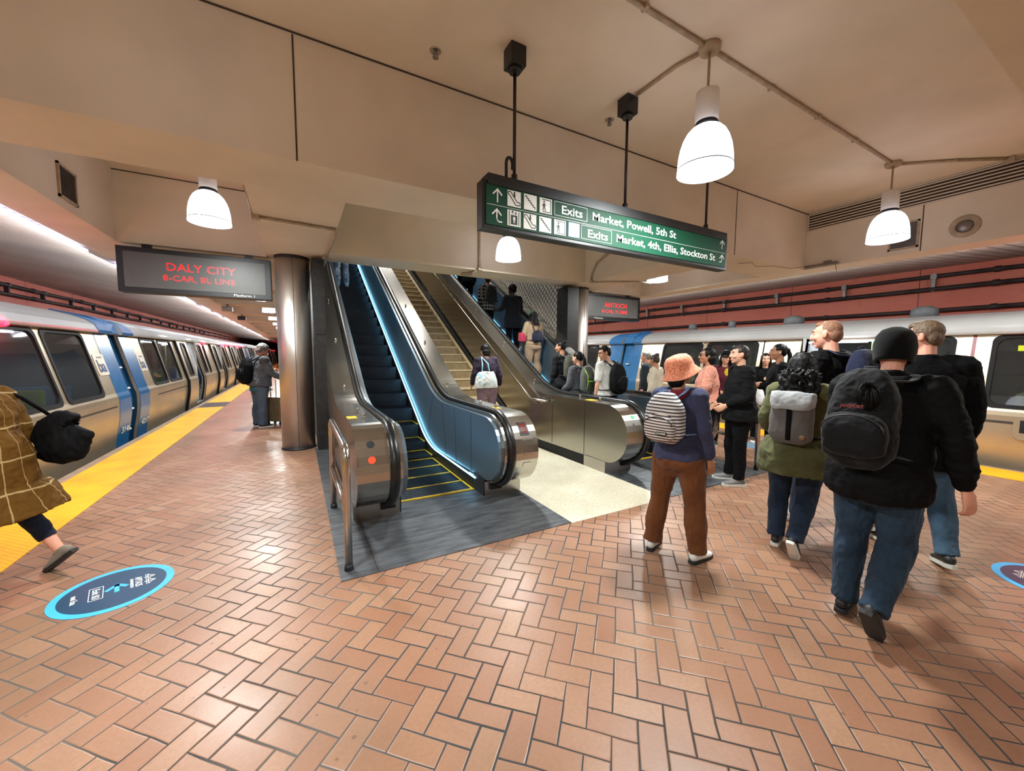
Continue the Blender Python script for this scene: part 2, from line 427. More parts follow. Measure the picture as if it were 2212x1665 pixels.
# cable pipes on the track walls
PIPEM = M('sooty_pipe', (62, 50, 48), .55, var=.25, scale=5)
GALV = M('galvanised_bracket', (150, 146, 140), .45, .7)
def wallpipes(x, sgn, zs, y0, label, step, rungs):
    for i, (z, r) in enumerate(zs):
        p = thing('wall_pipe', label[i], 'pipe', (x, 5, z))
        rr = []; pp = []
        yy = -5.0
        while yy < 82:
            for d_, q in ((0, 1), (1.4, 1), (1.41, 1.4), (1.5, 1.4), (1.51, 1)):
                Y_ = yy+d_; pp.append((x, Y_, z+.012*math.sin(Y_*.7+i))); rr.append(r*q)
            yy += 2.9
        mb = MB(); mb.tube(pp, rr, 8, up=(0, 0, 1)); mb.build('pipe_run', PIPEM, p)
        if i == 0:
            for k in range(26):
                yy = y0+step*k
                if yy < -1 or yy > 42: continue
                mb = MB(); mb.box(x-.02, x+.07*sgn if sgn > 0 else x+.02, yy-.03, yy+.03, rungs[0], rungs[1]) if sgn > 0 else mb.box(x-.07, x+.02, yy-.03, yy+.03, rungs[0], rungs[1])
                mb.box(x-.05, x+.05, yy-.05, yy+.05, z-.05, z+.05)
                mb.build('bracket', GALV if sgn > 0 else PIPEM, p)
wallpipes(12.58, 1, [(3.37, .045), (3.1, .05), (2.63, .045)], -.1, ['topmost black pipe on steel brackets along the right red wall', 'middle black pipe along the right red wall', 'lowest black pipe along right red wall just above the train'], 1.63, (3.05, 3.44))
wallpipes(-6.62, -1, [(3.36, .05), (3.12, .045)], .5, ['upper black pipe along left red wall joined by short rungs', 'lower black pipe along left red wall under the upper pipe'], 1.68, (3.1, 3.4))
# tubular guard rails
def guard(pts, mid, label):
    g = thing('guard_rail', label, 'railing', (pts[0][0], pts[0][1], 0))
    (xa, ya), (xb, yb) = pts; h = .92; r = .028
    A = Vector((xa, ya, 0)); B = Vector((xb, yb, 0)); d = (B-A).normalized()
    up = [A, A+Vector((0, 0, h-.09))]+[A+d*(.09-.09*math.cos(math.radians(a)))+Vector((0, 0, h-.09+.09*math.sin(math.radians(a)))) for a in range(15, 91, 15)]
    dn = [B+Vector((0, 0, h-.09)), B]
    ar2 = [B-d*(.09-.09*math.cos(math.radians(a)))+Vector((0, 0, h-.09+.09*math.sin(math.radians(a)))) for a in range(90, 14, -15)]
    mb = MB(); mb.tube(up+ar2+dn, r, 14); mb.build('rail_tube', CHROME, g)
    mb = MB(); mb.tube([A+Vector((0, 0, mid)), B+Vector((0, 0, mid))], r*.9, 12); mb.build('middle_rail', CHROME, g)
    for P in (A, B):
        mb = MB(); mb.lathe([(.033, 0), (.031, .03), (.029, .05)], P, 14); mb.build('foot_collar', DARKMET, g)
guard([(.285, 2.98), (.285, 4.3)], .43, 'steel tube guard rail beside the left escalator newel')
guard([(5.56, 2.98), (5.56, 4.2)], .43, 'steel tube guard rail behind the man in black jacket')
# ================================================================ escalators and stair
TA = math.tan(math.radians(30))
CYAN = EM('led_strip_cyan', (140, 215, 255), 7.5)
CYAND = EM('led_strip_blue_dim', (130, 205, 250), 5.0)
LEDSTEEL = M('balustrade_steel_led_tint', (120, 136, 148), .32, .75, var=.04, scale=1)  # stainless steel with the LED strips' blue glow put into its colour
STEPM = M('black_step_metal', (44, 50, 58), .4, .4, var=.2, scale=30)
YLINE = M('yellow_step_paint', (226, 186, 30), .5, var=.1, scale=20)
YTOP = 16.5
def blend(yk, z0, y0=None, soft=.45, yend=YTOP, n=8):
    """profile: flat at z0 up to the knee yk, then 30 degrees, rounded"""
    pts = []
    for k in range(n+1):
        t = k/n
        p0 = (yk-soft, z0); p1 = (yk, z0); p2 = (yk+soft*.87, z0+soft*.87*TA)
        pts.append(((1-t)**2*p0[0]+2*t*(1-t)*p1[0]+t*t*p2[0], (1-t)**2*p0[1]+2*t*(1-t)*p1[1]+t*t*p2[1]))
    pts.append((yend, z0+(yend-yk)*TA))
    return pts
NC, NR = (3.86, .55), .39
def balustrade(par, x0, x1, side, hx, inner_mat, dz=0.0):
    """side = +1: steps lie to the right (+x) of this balustrade"""
    top = blend(5.62-dz/TA*.4, .94+dz*.3)
    prof = [(y_, z_) for y_, z_ in arc(NC[0], NC[1], NR, 270, 90, 16)] + top
    lowk = blend(5.93-dz/TA, .15)
    prof_full = prof + lowk[::-1]
    outer = x0 if side > 0 else x1; inner = x1 if side > 0 else x0
    # outer deck, newel and side panels
    mb = MB(); mb.prism(prof_full, 'x', min(outer, inner-.05*side), max(outer, inner-.05*side)); 
    deck = mb.build('balustrade_deck', STEELH, par)
    # inner panel (steel, blue LED cast in its colour), set in slightly, with steel rim
    ip = [(y_, z_) for y_, z_ in arc(NC[0], NC[1], NR-.035, 270, 90, 16)] + [(a, b-.035) for a, b in top] + [(a, b+.01) for a, b in lowk[::-1]]
    mb = MB(); mb.prism(ip, 'x', min(inner-.05*side, inner), max(inner-.05*side, inner)); mb.build('inner_panel', inner_mat, par)
    # seams on the inner panel
    for (ya, za, yb, zb) in ((4.25, .16, 4.25, .88), (4.75, .16, 4.8, .88), (5.15, .18, 5.3, .9), (6.0, .38, 5.7, 1.0), (7.3, 1.1, 6.95, 1.7), (9.3, 2.25, 8.95, 2.85)):
        mb = MB(); mb.prism([(ya, za), (ya+.006, za), (yb+.006, zb), (yb, zb)], 'x', inner, inner+.002*side); mb.build('panel_joint', DARKMET, par)
    # handrail: rubber belt following the top and wrapping the newel
    hr = arc(NC[0], NC[1], NR+.02, 262, 90, 18) + [(a, b+.02) for a, b in top]
    mb = MB(); mb.tube([(hx, a, b) for a, b in hr], .042, 12, flat=.62, up=None); mb.build('handrail', RUBBER, par)
    # plinth under the newel and long base
    mb = MB(); mb.box(x0, x1, 3.86, 4.3, 0, .165); mb.build('newel_plinth', STEEL, par)
    mb = MB(); mb.box(min(x0, x1)+.015, max(x0, x1)-.015, 4.3, 6.0, 0, .16); mb.build('base_skirt', BLACKM, par)
    mb = MB(); mb.box(min(inner, inner+.012*side), max(inner, inner+.012*side), 3.86, 4.14, 0, .205); mb.build('skirt_end_cap', BLACKM, par)
    # black mouth where the belt dives in
    mb = MB(); mb.box(hx-.07, hx+.07, 3.83, 3.9, .075, .15); mb.build('belt_inlet', BLACKM, par)
    # deck studs
    for yy in (4.18, 4.62, 5.9, 7.1, 8.5):
        xs = hx-.17*side if side > 0 else hx+.17
        xs = (outer+hx)/2
        zz = .94 if yy < 5.2 else .94+(yy-5.62)*TA
        mb = MB(); mb.lathe([(.016, -.01), (.016, .045), (.012, .05)], (xs, yy, zz), 12); mb.build('deck_stud', CHROME, par)
    return top
def skirt(par, x, side, mat, seg=None):
    lk = blend(5.93, .15)
    mb = MB(); mb.prism([(4.0, -.05), (5.4, -.05), (6.3, -.05), (YTOP, -.3+(YTOP-6.3)*TA)] + [(YTOP, .15+(YTOP-5.93)*TA)] + lk[:-1][::-1] + [(4.0, .15)], 'x', min(x, x-.02*side), max(x, x-.02*side)); mb.build('skirt_panel', BLACK, par)
    path = [(4.08, .155)] + [(a, b+.006) for a, b in lk]
    if seg is None:
        mb = MB(); mb.tube([(x+.012*side, a, b) for a, b in path], .0105, 6); mb.build('light_strip', mat, par)
    else:
        for a in seg:
            mb = MB(); mb.tube([(x+.012*side, y_, .156+(y_-5.93)*TA) for y_ in a], .0105, 6); mb.build('light_strip', mat, par)
def steps(par, x0, x1, dz, phase=0.0, n=28):
    """each step its own mesh: ribbed tread, curved riser, yellow edges"""
    run, rise = .4, .231
    yk = 5.82-dz/TA
    def h(y):   # nosing height along the run-in, rounded knee
        t = (y-yk)
        s_ = .5
        if t < -s_: return 0.0
        if t > s_: return t*TA
        return TA*(t+s_)**2/(4*s_)
    y = 4.5+phase; k = 0
    while k < n and y < YTOP:
        zt = h(y)+.0
        zp = h(y+run)
        mb = MB()
        mb.box(x0, x1, y, y+run-.004, zt-.24, zt)
        for i in range(40):     # tread ribs
            xx = x0+.02+(x1-x0-.04)*i/39; mb.box(xx-.004, xx+.004, y+.008, y+run-.01, zt, zt+.007)
        s_ = mb.build('step', STEPM, par)
        if k < 6:
            mb = MB(); mb.box(x0+.002, x1-.002, y+run-.034, y+run-.006, zt+.001, zt+.0095); mb.box(x0+.002, x0+.024, y, y+run-.01, zt+.001, zt+.0085); mb.box(x1-.024, x1-.002, y, y+run-.01, zt+.001, zt+.0085)
            mb.build('yellow_border', YLINE, s_)
        y += run; k += 1
def landing(par, x0, x1, xa, xb):
    mb = MB(); mb.box(xa, xb, 2.845, 4.13, 0, .006); 
    mb.build('landing_plate', PLATE, par)
    for yy in (3.42,):
        pass
    mb = MB(); mb.box(xa+.25, xa+.254, 2.86, 7.0, .004, .0075); mb.build('plate_joint', BLACKM, par)
    mb = MB(); mb.box(x0, x1, 4.14, 4.498, 0, .004)
    for i in range(40):
        xx = x0+.012+(x1-x0-.024)*i/39; mb.box(xx-.0025, xx+.0025, 4.16, 4.49, .004, .009)
    mb.build('comb_plate', STEPM, par)
    mb = MB(); mb.box(x0, x0+.022, 4.14, 4.49, .002, .0105); mb.box(x1-.022, x1, 4.14, 4.49, .002, .0105); mb.box(x0, x1, 4.468, 4.494, .002, .0105); mb.build('yellow_border', YLINE, par)
    mb = MB(); mb.box(x0, x1, 4.11, 4.14, 0, .0165); mb.build('yellow_comb_edge', YLINE, par)
# ---- left escalator
eL = thing('escalator', 'left escalator with blue panels, black steps and red indicator light', 'escalator', (1.33, 4.2, 0))
balustrade(eL, .42, .86, 1, .74, LEDSTEEL)
balustrade(eL, 1.8, 2.26, -1, 1.93, LEDSTEEL)
skirt(eL, .88, 1, CYAND); skirt(eL, 1.79, -1, CYAN)
steps(eL, .89, 1.78, 0.0)
landing(eL, .89, 1.78, .22, 2.235)
mb = MB(); mb.box(.22, .42, 4.13, 7.2, 0, .006); mb.build('landing_plate', PLATE, eL)
# newel fittings
def disc_on_newel(par, x, ang, r, mat, name, rr=.004):
    a = math.radians(ang); cy, cz = NC[0]+(NR+rr)*math.cos(a), NC[1]+(NR+rr)*math.sin(a)
    nrm = Vector((0, math.cos(a), math.sin(a)))
    mb = MB(); mb.tube([Vector((x, cy, cz))-nrm*.02, Vector((x, cy, cz))+nrm*.003], r, 20); mb.build(name, mat, par)
REDL = EM('red_indicator', (255, 36, 16), 4.0); GREENL = EM('green_indicator', (0, 210, 70), 1.6)
disc_on_newel(eL, .545, 162, .03, REDL, 'red_indicator_light', .002)
disc_on_newel(eL, .545, 162, .037, CHROME, 'indicator_ring', -.004)
disc_on_newel(eL, .545, 141, .034, DARKMET, 'key_plate', .0)
mb = MB(); mb.box(.43, .52, 4.18, 4.32, .94, .944); k_ = mb.build('warning_sticker', YLINE, eL)
# control panel on the right newel of the left escalator
def plate_on(par, x0, x1, a0, a1, mat, name, off=.003):
    pr = arc(NC[0], NC[1], NR+off, a0, a1, 5)
    mb = MB(); mb.prism(pr+arc(NC[0], NC[1], NR-.01, a1, a0, 5), 'x', x0, x1); mb.build(name, mat, par)
plate_on(eL, 2.06, 2.17, 128, 152, DARKMET, 'key_switch_plate'); plate_on(eL, 2.075, 2.155, 131, 149, M('smoked_cover', (104, 40, 34), .2), 'emergency_stop_cover', .006)
plate_on(eL, 2.07, 2.2, 156, 160, STEEL, 'vent_plate', .004); 
for a in (176, 183):
    for x in (2.09, 2.13, 2.17): disc_on_newel(eL, x, a, .006, CHROME, 'screw')
plate_on(eL, 2.08, 2.18, 196, 204, STEEL, 'keyhole_plate', .004)
mb = MB(); mb.box(2.0, 2.16, 4.15, 4.25, .94, .944); mb.build('warning_sticker', YLINE, eL)
# ---- right escalator
eR = thing('escalator', 'right escalator carrying people up, steel side and green indicator light', 'escalator', (4.5, 4.2, 0))
balustrade(eR, 3.58, 4.04, 1, 3.93, LEDSTEEL, .0)
balustrade(eR, 4.98, 5.42, -1, 5.1, LEDSTEEL)
skirt(eR, 4.06, 1, CYAND); skirt(eR, 4.97, -1, CYAN, [(6.4, 7.1), (7.3, 8.3), (8.6, 9.6), (9.75, 10.6), (10.8, 13.5)])
steps(eR, 4.07, 4.96, .0)
landing(eR, 4.07, 4.96, 3.58, 5.62)
mb = MB(); mb.box(5.42, 5.62, 4.13, 7.0, 0, .006); mb.build('landing_plate', PLATE, eR)
disc_on_newel(eR, 3.75, 141, .026, GREENL, 'green_indicator_light', .002); disc_on_newel(eR, 3.75, 141, .034, CHROME, 'indicator_ring', -.004)
disc_on_newel(eR, 3.72, 155, .014, CHROME, 'key_switch', .0)
mb = MB(); mb.box(3.66, 3.78, 4.25, 4.4, .94, .944); mb.build('warning_sticker', YLINE, eR)
# panel joints on the outer face of the right escalator
for yy in (4.3, 5.1):
    mb = MB(); mb.box(3.577, 3.581, yy, yy+.006, .17, .92); mb.build('panel_joint', DARKMET, eR)
# ---- stair between them
ST = thing('staircase', 'cream terrazzo staircase between the two escalators', 'staircase', (2.92, 6.2, 0))
STAIRM = M('stair_terrazzo', (140, 119, 88), .5, var=.14, scale=9, bump=.1, bscale=60)
NOSE = M('stair_nosing_cream', (184, 164, 126), .45, var=.08, scale=14)
for k in range(1, 31):
    y0 = 6.2+(k-1)*.319; z1 = .177*k
    mb = MB(); mb.box(2.27, 3.57, y0, y0+.33, z1-.177-(.18 if k > 1 else 0)*0, z1-.03); s_ = mb.build('step', STAIRM, ST)
    if k < 20:
        mb = MB(); mb.box(2.27, 3.57, y0-.015, y0+.32, z1-.03, z1, .004); mb.build('tread_nosing', NOSE, s_)
    else:
        mb = MB(); mb.box(2.27, 3.57, y0-.015, y0+.32, z1-.03, z1); mb.build('tread_nosing', NOSE, s_)
sl = .177/.319
mb = MB(); mb.prism([(6.1, .0), (6.1, .22), (15.6, .22+(15.6-6.1)*sl), (15.6, (15.6-6.1)*sl)], 'x', 3.54, 3.577); mb.build('wall_skirting', BLACKM, ST)
mb = MB(); mb.prism([(6.1, .0), (6.1, .22), (15.6, .22+(15.6-6.1)*sl), (15.6, (15.6-6.1)*sl)], 'x', 2.262, 2.29); mb.build('wall_skirting', BLACKM, ST)
# tread-end stringers (the pale triangles by the skirting)
mb = MB()
for k in range(1, 28):
    y0 = 6.2+(k-1)*.319; z1 = .177*k
    mb.prism([(y0, z1), (y0+.319, z1), (y0+.319, z1+.177)], 'x', 3.47, 3.545)
mb.build('stringer', NOSE, ST)
hrp = [(3.49, 5.2, .84), (3.49, 5.62, .84)] + [(3.49, 5.62+d_, .84+d_*TA) for d_ in (.15, 2.5, 5, 9)]
mb = MB(); mb.tube([(3.56, 5.2, .84)]+hrp, .02, 10); mb.build('wall_handrail', CHROME, ST)
for yy in (5.5, 7.4, 9.4, 11.4):
    zz = .84+max(0, yy-5.62)*TA; mb = MB(); mb.tube([(3.575, yy, zz-.08), (3.49, yy, zz-.05), (3.49, yy, zz)], .008, 8); mb.lathe([(.025, -.004), (.025, .004)], (3.5, yy, zz-.055), 12); mb.build('rail_bracket', CHROME, ST)
# ================================================================ lamps, signs, conduits
def shade_mat():
    t = NT('glowing_acrylic_shade'); s = t.sep()
    an = t.n('ShaderNodeMath'); an.operation = 'ARCTAN2'; t.l(s[0], an.inputs[0]); t.l(s[1], an.inputs[1])
    rib = t.ramp(t.m_('SINE', t.m_('MULTIPLY', an.outputs[0], 42.0)), -1, 1, .75, 1.1)
    t.set(col=(.9, .9, .92, 1), ecol=lin((236, 236, 255)), rough=.3, e=t.m_('MULTIPLY', rib, SHADE_E)); return t.m
SHM = shade_mat()
BULB = EM('lamp_mouth_glow', (255, 252, 248), 14.0)
def make_lamp(loc, label):
    L = thing('pendant_lamp', label, 'lamp', loc)
    x, y, z = loc           # z = rim height
    mb = MB(); mb.lathe([(.075, ZC-.05-z), (.085, ZC-.03-z), (.085, ZC-z)], loc, 24); mb.build('ceiling_canopy', CONDUIT, L)
    mb = MB(); mb.tube([(x, y, z+.64), (x, y, ZC-.04)], .011, 8); mb.build('stem', CONDUIT, L)
    mb = MB(); mb.lathe([(.03, .645), (.088, .64), (.09, .62), (.09, .41), (.085, .4)], loc, 24); mb.build('ballast_housing', WHITE, L)
    mb = MB(); mb.lathe([(.083, .405), (.09, .39), (.086, .365), (.07, .36)], loc, 24); mb.build('neck_ring', BLACK, L)
    prof = [(.085, .365), (.12, .345), (.152, .31), (.178, .26), (.197, .2), (.209, .13), (.215, .05), (.218, 0), (.212, 0), (.208, .05), (.2, .13), (.188, .2), (.17, .258), (.145, .303), (.11, .34), (.08, .355)]
    mb = MB(); mb.lathe(prof, loc, 40, close=False); mb.build('lamp_shade', SHM, L)
    mb = MB(); mb.lathe([(.219, .028), (.222, .032), (.219, .036)], loc, 40, close=False); mb.build('rim_wire', DARKMET, L)
    mb = MB(); mb.lathe([(.0001, .02), (.19, .03)], loc, 24, close=False); mb.build('lamp_diffuser', BULB, L)
    ld = bpy.data.lights.new('lamp_light', 'AREA'); ld.shape = 'DISK'; ld.size = .26; ld.energy = LAMP_W; ld.color = (.93, 1, .985)
    lo = bpy.data.objects.new('lamp_light', ld); COL.objects.link(lo); lo.parent = L; lo.location = (0, 0, -.012)
    return L
lampspec = [((3.06, 2.19, 3.13), 'largest white dome pendant lamp, right of the green exit sign'),
            ((6.95, 2.22, 3.13), 'white dome pendant lamp in front of the right vent grille'),
            ((-.86, 6.02, 3.16), 'white dome pendant lamp above the Daly City display'),
            ((3.22, 5.95, 3.2), 'white dome pendant lamp below the left end of the exit sign'),
            ((6.97, 6.02, 3.2), 'white dome pendant lamp half hidden by the beam above the small display')]
L0 = None
LG = 'white dome pendant lamps'
for i, (p, lb) in enumerate(lampspec):
    if L0 is None: L0 = make_lamp(p, lb); L0['group'] = LG
    elif abs(p[2]-3.13) < .001: dup(L0, p, lb, LG)
    else: l_ = make_lamp(p, lb); l_['group'] = LG
for x in (-.86, 6.95): dup(L0, (x, -1.7, 3.13), 'unseen white dome pendant lamp added behind the viewer for lighting', 'added lamps behind the viewer')  # unseen pair, added to light the near end
dup(L0, (-.86, 2.2, 3.13), 'white dome pendant lamp overhead at left, above the frame')
for k in range(10):
    y = 9.87+3.85*k
    dup(L0, (-.86, y, 3.13), 'white pendant lamp in the left aisle beyond the steel column, further bays', 'pendant lamps down the left aisle')
    if k < 3: dup(L0, (6.97, y, 3.13), 'white pendant lamp in the right aisle behind the stairwell', 'pendant lamps down the right aisle')
# hanging exit sign
SG = thing('hanging_exit_sign', 'long black and green hanging sign reading Exits Market, Powell, 5th St', 'sign', (2.98, 3.0, 2.6))
mb = MB(); mb.box(1.4, 4.57, 2.93, 3.07, 2.97, 3.055); mb.box(1.352, 4.605, 2.945, 3.055, 2.62, 3.005, .008); mb.build('sign_case', BLACK, SG)
GRN = M('sign_green', (14, 66, 46), .6, var=.06, scale=1.2, spec=.25)
mb = MB(); mb.box(1.385, 4.57, 2.938, 2.946, 2.655, 2.972); mb.build('green_face', GRN, SG)
yf = 2.936
def flat(mb, pts, d=.001):
    mb.prism(pts, 'y', yf-d, yf+.001)
mb = MB(); flat(mb, [(1.39, 2.812), (4.56, 2.815), (4.56, 2.818), (1.39, 2.815)]); mb.build('divider_line', SIGNW, SG)
def line(mb, a, b, w, d=.001):
    a = Vector(a); b = Vector(b); n = Vector((-(b-a).y, (b-a).x)).normalized()*w/2
    flat(mb, [tuple(a-n), tuple(b-n), tuple(b+n), tuple(a+n)], d)
def arrow(cx, z0, z1, w=.011, hook=0):
    mb = MB()
    if hook == 0: line(mb, (cx, z0), (cx, z1-.01), w)
    elif hook > 0: line(mb, (cx, z0+.02), (cx, z1-.01), w); line(mb, (cx-.003, z0+.03), (cx+.016, z0+.008), w); line(mb, (cx+.012, z0+.008), (cx+.05, z0+.008), w)
    else: line(mb, (cx, z0+.02), (cx, z1-.01), w); line(mb, (cx+.003, z0+.03), (cx-.016, z0+.008), w); line(mb, (cx-.012, z0+.008), (cx-.045, z0+.008), w)
    line(mb, (cx-.042, z1-.046), (cx+.003, z1), w*1.1, .0012); line(mb, (cx+.042, z1-.046), (cx-.003, z1), w*1.1, .0014)
    mb.build('direction_arrow', SIGNW, SG)
arrow(1.486, 2.838, 2.945); arrow(1.48, 2.678, 2.785, hook=1); arrow(4.49, 2.86, 2.962, .009); arrow(4.495, 2.7, 2.795, .009, hook=-1)
SYM = M('sign_symbol_dark', (34, 46, 40), .5)
def icon(x0, z0, kind, s=.128, back=SIGNW, fg=SYM):
    mb = MB(); flat(mb, [(x0, z0), (x0+s, z0), (x0+s, z0+s), (x0, z0+s)], .0012); t = mb.build('pictogram', back, SG)
    mb = MB(); u = lambda a, b: (x0+a*s, z0+b*s)
    D = .002
    def ln(a, b, w=.05): line(mb, u(*a), u(*b), w*s, D)
    def dot(a, b, r):
        flat(mb, [u(a+r*math.cos(q*PI/6), b+r*math.sin(q*PI/6)) for q in range(12)], D)
    if kind == 'esc':
        P = [(.06, .9), (.25, .9), (.72, .32), (.92, .32), (.95, .2), (.9, .12), (.62, .12), (.16, .7), (.06, .74), (.06, .9)]
        for a, b in zip(P, P[1:]): ln(a, b, .06)
        dot(.52, .9, .06); ln((.52, .84), (.52, .6), .12)
    elif kind == 'stair':
        x, z = .08, .86
        for k in range(6): ln((x, z), (x+.15, z), .06); ln((x+.13, z+.02), (x+.13, z-.13), .06); x += .13; z -= .125
    elif kind == 'exit':
        ln((.18, .9), (.92, .9), .06); ln((.9, .92), (.9, .08), .06); ln((.25, .1), (.92, .1), .06)
        dot(.36, .76, .07); ln((.35, .66), (.36, .42), .14); ln((.34, .44), (.26, .16), .07); ln((.38, .44), (.48, .16), .07); ln((.34, .62), (.2, .46), .05); ln((.38, .62), (.5, .5), .05)
    elif kind == 'lift':
        flat(mb, [u(.26, .1), u(.74, .1), u(.74, .7), u(.26, .7)], D); ln((.14, .05), (.14, .95), .05); ln((.86, .05), (.86, .95), .05)
        ln((.38, .76), (.38, .95), .04); ln((.3, .87), (.38, .96), .04); ln((.46, .87), (.38, .96), .04); ln((.62, .76), (.62, .95), .04); ln((.54, .84), (.62, .76), .04); ln((.7, .84), (.62, .76), .04)
    elif kind == 'wheel':
        dot(.4, .86, .07); ln((.4, .8), (.42, .45), .08); ln((.42, .47), (.66, .47), .07); ln((.64, .48), (.76, .2), .07); ln((.74, .2), (.86, .24), .05); ln((.42, .64), (.6, .64), .05)
        P = [(.4+.26*math.cos(math.radians(a)), .33+.26*math.sin(math.radians(a))) for a in range(110, 361, 25)]
        for a, b in zip(P, P[1:]): ln(a, b, .05)
    mb.build('symbol', fg, t)
    if kind == 'lift':
        mb = MB(); 
        for a, b, c, d in ((.45, .2, .49, .4), (.52, .2, .56, .4), (.42, .38, .58, .58)): flat(mb, [u(a, b), u(c, b), u(c, d), u(a, d)], .0028)
        mb.build('lift_figure', SIGNW, t)
icon(1.578, 2.83, 'esc'); icon(1.737, 2.831, 'stair'); icon(1.896, 2.831, 'exit')
icon(1.578, 2.672, 'lift'); icon(1.735, 2.671, 'esc'); icon(1.893, 2.67, 'stair'); icon(2.052, 2.672, 'exit')
icon(2.21, 2.674, 'wheel', back=M('access_blue', (30, 84, 190), .4), fg=SIGNW)
def frame(x0, x1, z0, z1):
    mb = MB(); w = .003
    line(mb, (x0, z0), (x1, z0), w); line(mb, (x0, z1), (x1, z1), w); line(mb, (x0, z0), (x0, z1), w); line(mb, (x1, z0), (x1, z1), w); mb.build('text_frame', SIGNW, SG)
frame(2.056, 2.424, 2.838, 2.957); frame(2.363, 2.735, 2.679, 2.8)
def stxt(b, x, z, w, s=.104): text('sign_lettering', b, s, SIGNW, (x, yf-.001, z), (1, 0, 0), (0, 0, 1), SG, w, .0006, bold=.0014)
stxt('Exits', 2.126, 2.861, .236); stxt('Market, Powell, 5th St', 2.484, 2.864, 1.176)
stxt('Exits', 2.43, 2.7, .25); stxt('Market, 4th, Ellis, Stockton St', 2.794, 2.71, 1.565)
for i, x in enumerate((1.678, 2.965, 4.258)):
    r_ = MB(); r_.tube([(x, 3.0, 3.05), (x, 3.0, ZC-.2)], .014, 10); r_.tube([(x, 3.0, 3.05), (x, 3.0, 3.12)], .026, 10); r_.build('hanger_rod', BLACK, SG)
    r_ = MB(); r_.box(x-.07, x+.07, 2.93, 3.07, ZC-.16, ZC, .004); r_.lathe([(.05, -.19), (.06, -.16)], (x, 3.0, ZC), 16); r_.build('ceiling_box', BLACK, SG)
r_ = MB(); r_.tube([(1.66, 3.0, 3.16)]+[(1.66-.03+.03*math.cos(a/10*PI), 3.0, 3.2+.05*math.sin(a/10*PI)) for a in range(11)]+[(1.6, 3.0, 3.04)], .014, 8); r_.build('cable_hook', BLACK, SG)
# platform displays
def led_text(par, body, size, x, y, z, w):
    text('led_lettering', body, size, EM('led_red', (255, 4, 10), 2.2), (x, y, z), (1, 0, 0), (0, 0, 1), par, w, .0005, bold=-.0015)
GL = M('display_glass', (84, 82, 80), .42, var=.15, scale=1.1, spec=.4)
def display(x0, x1, z0, z1, l1, l2, p, label, a, b, c):
    d = thing('platform_display', label, 'display', ((x0+x1)/2, 7.55, z0))
    mb = MB(); mb.box(x0, x1, 7.47, 7.72, z0, z1, .006); mb.build('case', BLACK, d)
    mb = MB(); mb.box(x0+.075, x1-.08, 7.464, 7.472, z0+.07, z1-.07); mb.build('screen', GL, d)
    mb = MB(); 
    for x in (x0+.3, x1-.3): mb.box(x-.05, x+.05, 7.58, 7.66, z1, ZB)
    mb.build('mounting_bracket', BLACK, d)
    led_text(d, l1, a[3], a[0], 7.462, a[1], a[2]); led_text(d, l2, b[3], b[0], 7.462, b[1], b[2])
    text('display_caption', p, .05, SIGNW, (c[0], 7.468, c[1]), (1, 0, 0), (0, 0, 1), d, c[2], .0005)
display(-2.142, -.315, 2.45, 3.08, 'DALY CITY', '8-CAR, BL LINE', 'Platform 1', 'long black platform display reading DALY CITY in red', (-1.615, 2.785, .815, .16), (-1.656, 2.64, .855, .118), (-.822, 2.474, .27))
display(6.172, 8.02, 2.475, 3.097, 'ANTIOCH', '8-CAR, YL LINE', 'Platform 2', 'small black platform display beside the right column reading ANTIOCH in red', (6.78, 2.785, .75, .16), (6.7, 2.645, .85, .115), (6.456, 2.485, .272))
# conduits
def conduit(pts, r, label, boxes=(), clips=(), name='conduit'):
    c = thing(name, label, 'conduit', pts[0])
    mb = MB(); mb.tube(pts, r, 8); mb.build('pipe', CONDUIT, c)
    for b in boxes:
        mb = MB(); mb.box(b[0]-.04, b[0]+.04, b[1]-.04, b[1]+.04, b[2]-.03, b[2]+.03, .005); mb.build('junction_box', CONDUIT, c)
    for b in clips:
        mb = MB(); mb.box(b[0]-.012, b[0]+.012, b[1]-.03, b[1]+.03, b[2]-.016, b[2]+.012); mb.build('clip', CONDUIT, c)
    return c
z = ZC-.022
conduit([(-2.1, 2.17, z), (3.0, 2.19, z)], .017, 'long painted ceiling conduit leading left from the large pendant lamp', clips=[(1.2, 2.18, z), (2.3, 2.18, z)])
conduit([(3.12, 2.19, z), (6.9, 2.22, z)], .017, 'painted ceiling conduit between the two right pendant lamps', clips=[(4.0, 2.2, z), (4.9, 2.2, z), (5.8, 2.21, z)])
conduit([(3.04, 2.25, z), (2.99, 2.45, z), (2.975, 2.9, z)], .015, 'short ceiling conduit from large lamp to the middle sign rod box')
conduit([(7.0, 2.2, z), (7.5, 1.8, z), (8.05, 1.42, z)], .017, 'ceiling conduit from the right lamp to the slotted air grille', boxes=[(8.03, 1.43, ZC-.035)], clips=[(7.5, 1.8, z)])
conduit([(-.345, 5.36, 3.13), (.48, 5.42, 3.13), (.49, 5.6, 3.12), (.47, 7.0, 3.12)], .018, 'conduit under the rib above the left steel column', boxes=[(-.35, 5.36, 3.13), (.46, 7.0, 3.12)], clips=[(.1, 5.39, 3.13)])
conduit([(-.38, 4.6, 3.2), (-.385, 5.36, 3.2), (-.36, 5.36, 3.14)], .012, 'thin cable on the left edge of the rib beside the pendant lamp')
conduit([(3.03, 6.72, 4.08), (3.03, 6.72, 3.2), (2.95, 6.76, 3.12), (2.9, 6.95, 3.12)], .02, 'vertical conduit down the beam above the stair, left of the pendant lamp', boxes=[(3.03, 6.72, 3.17)])
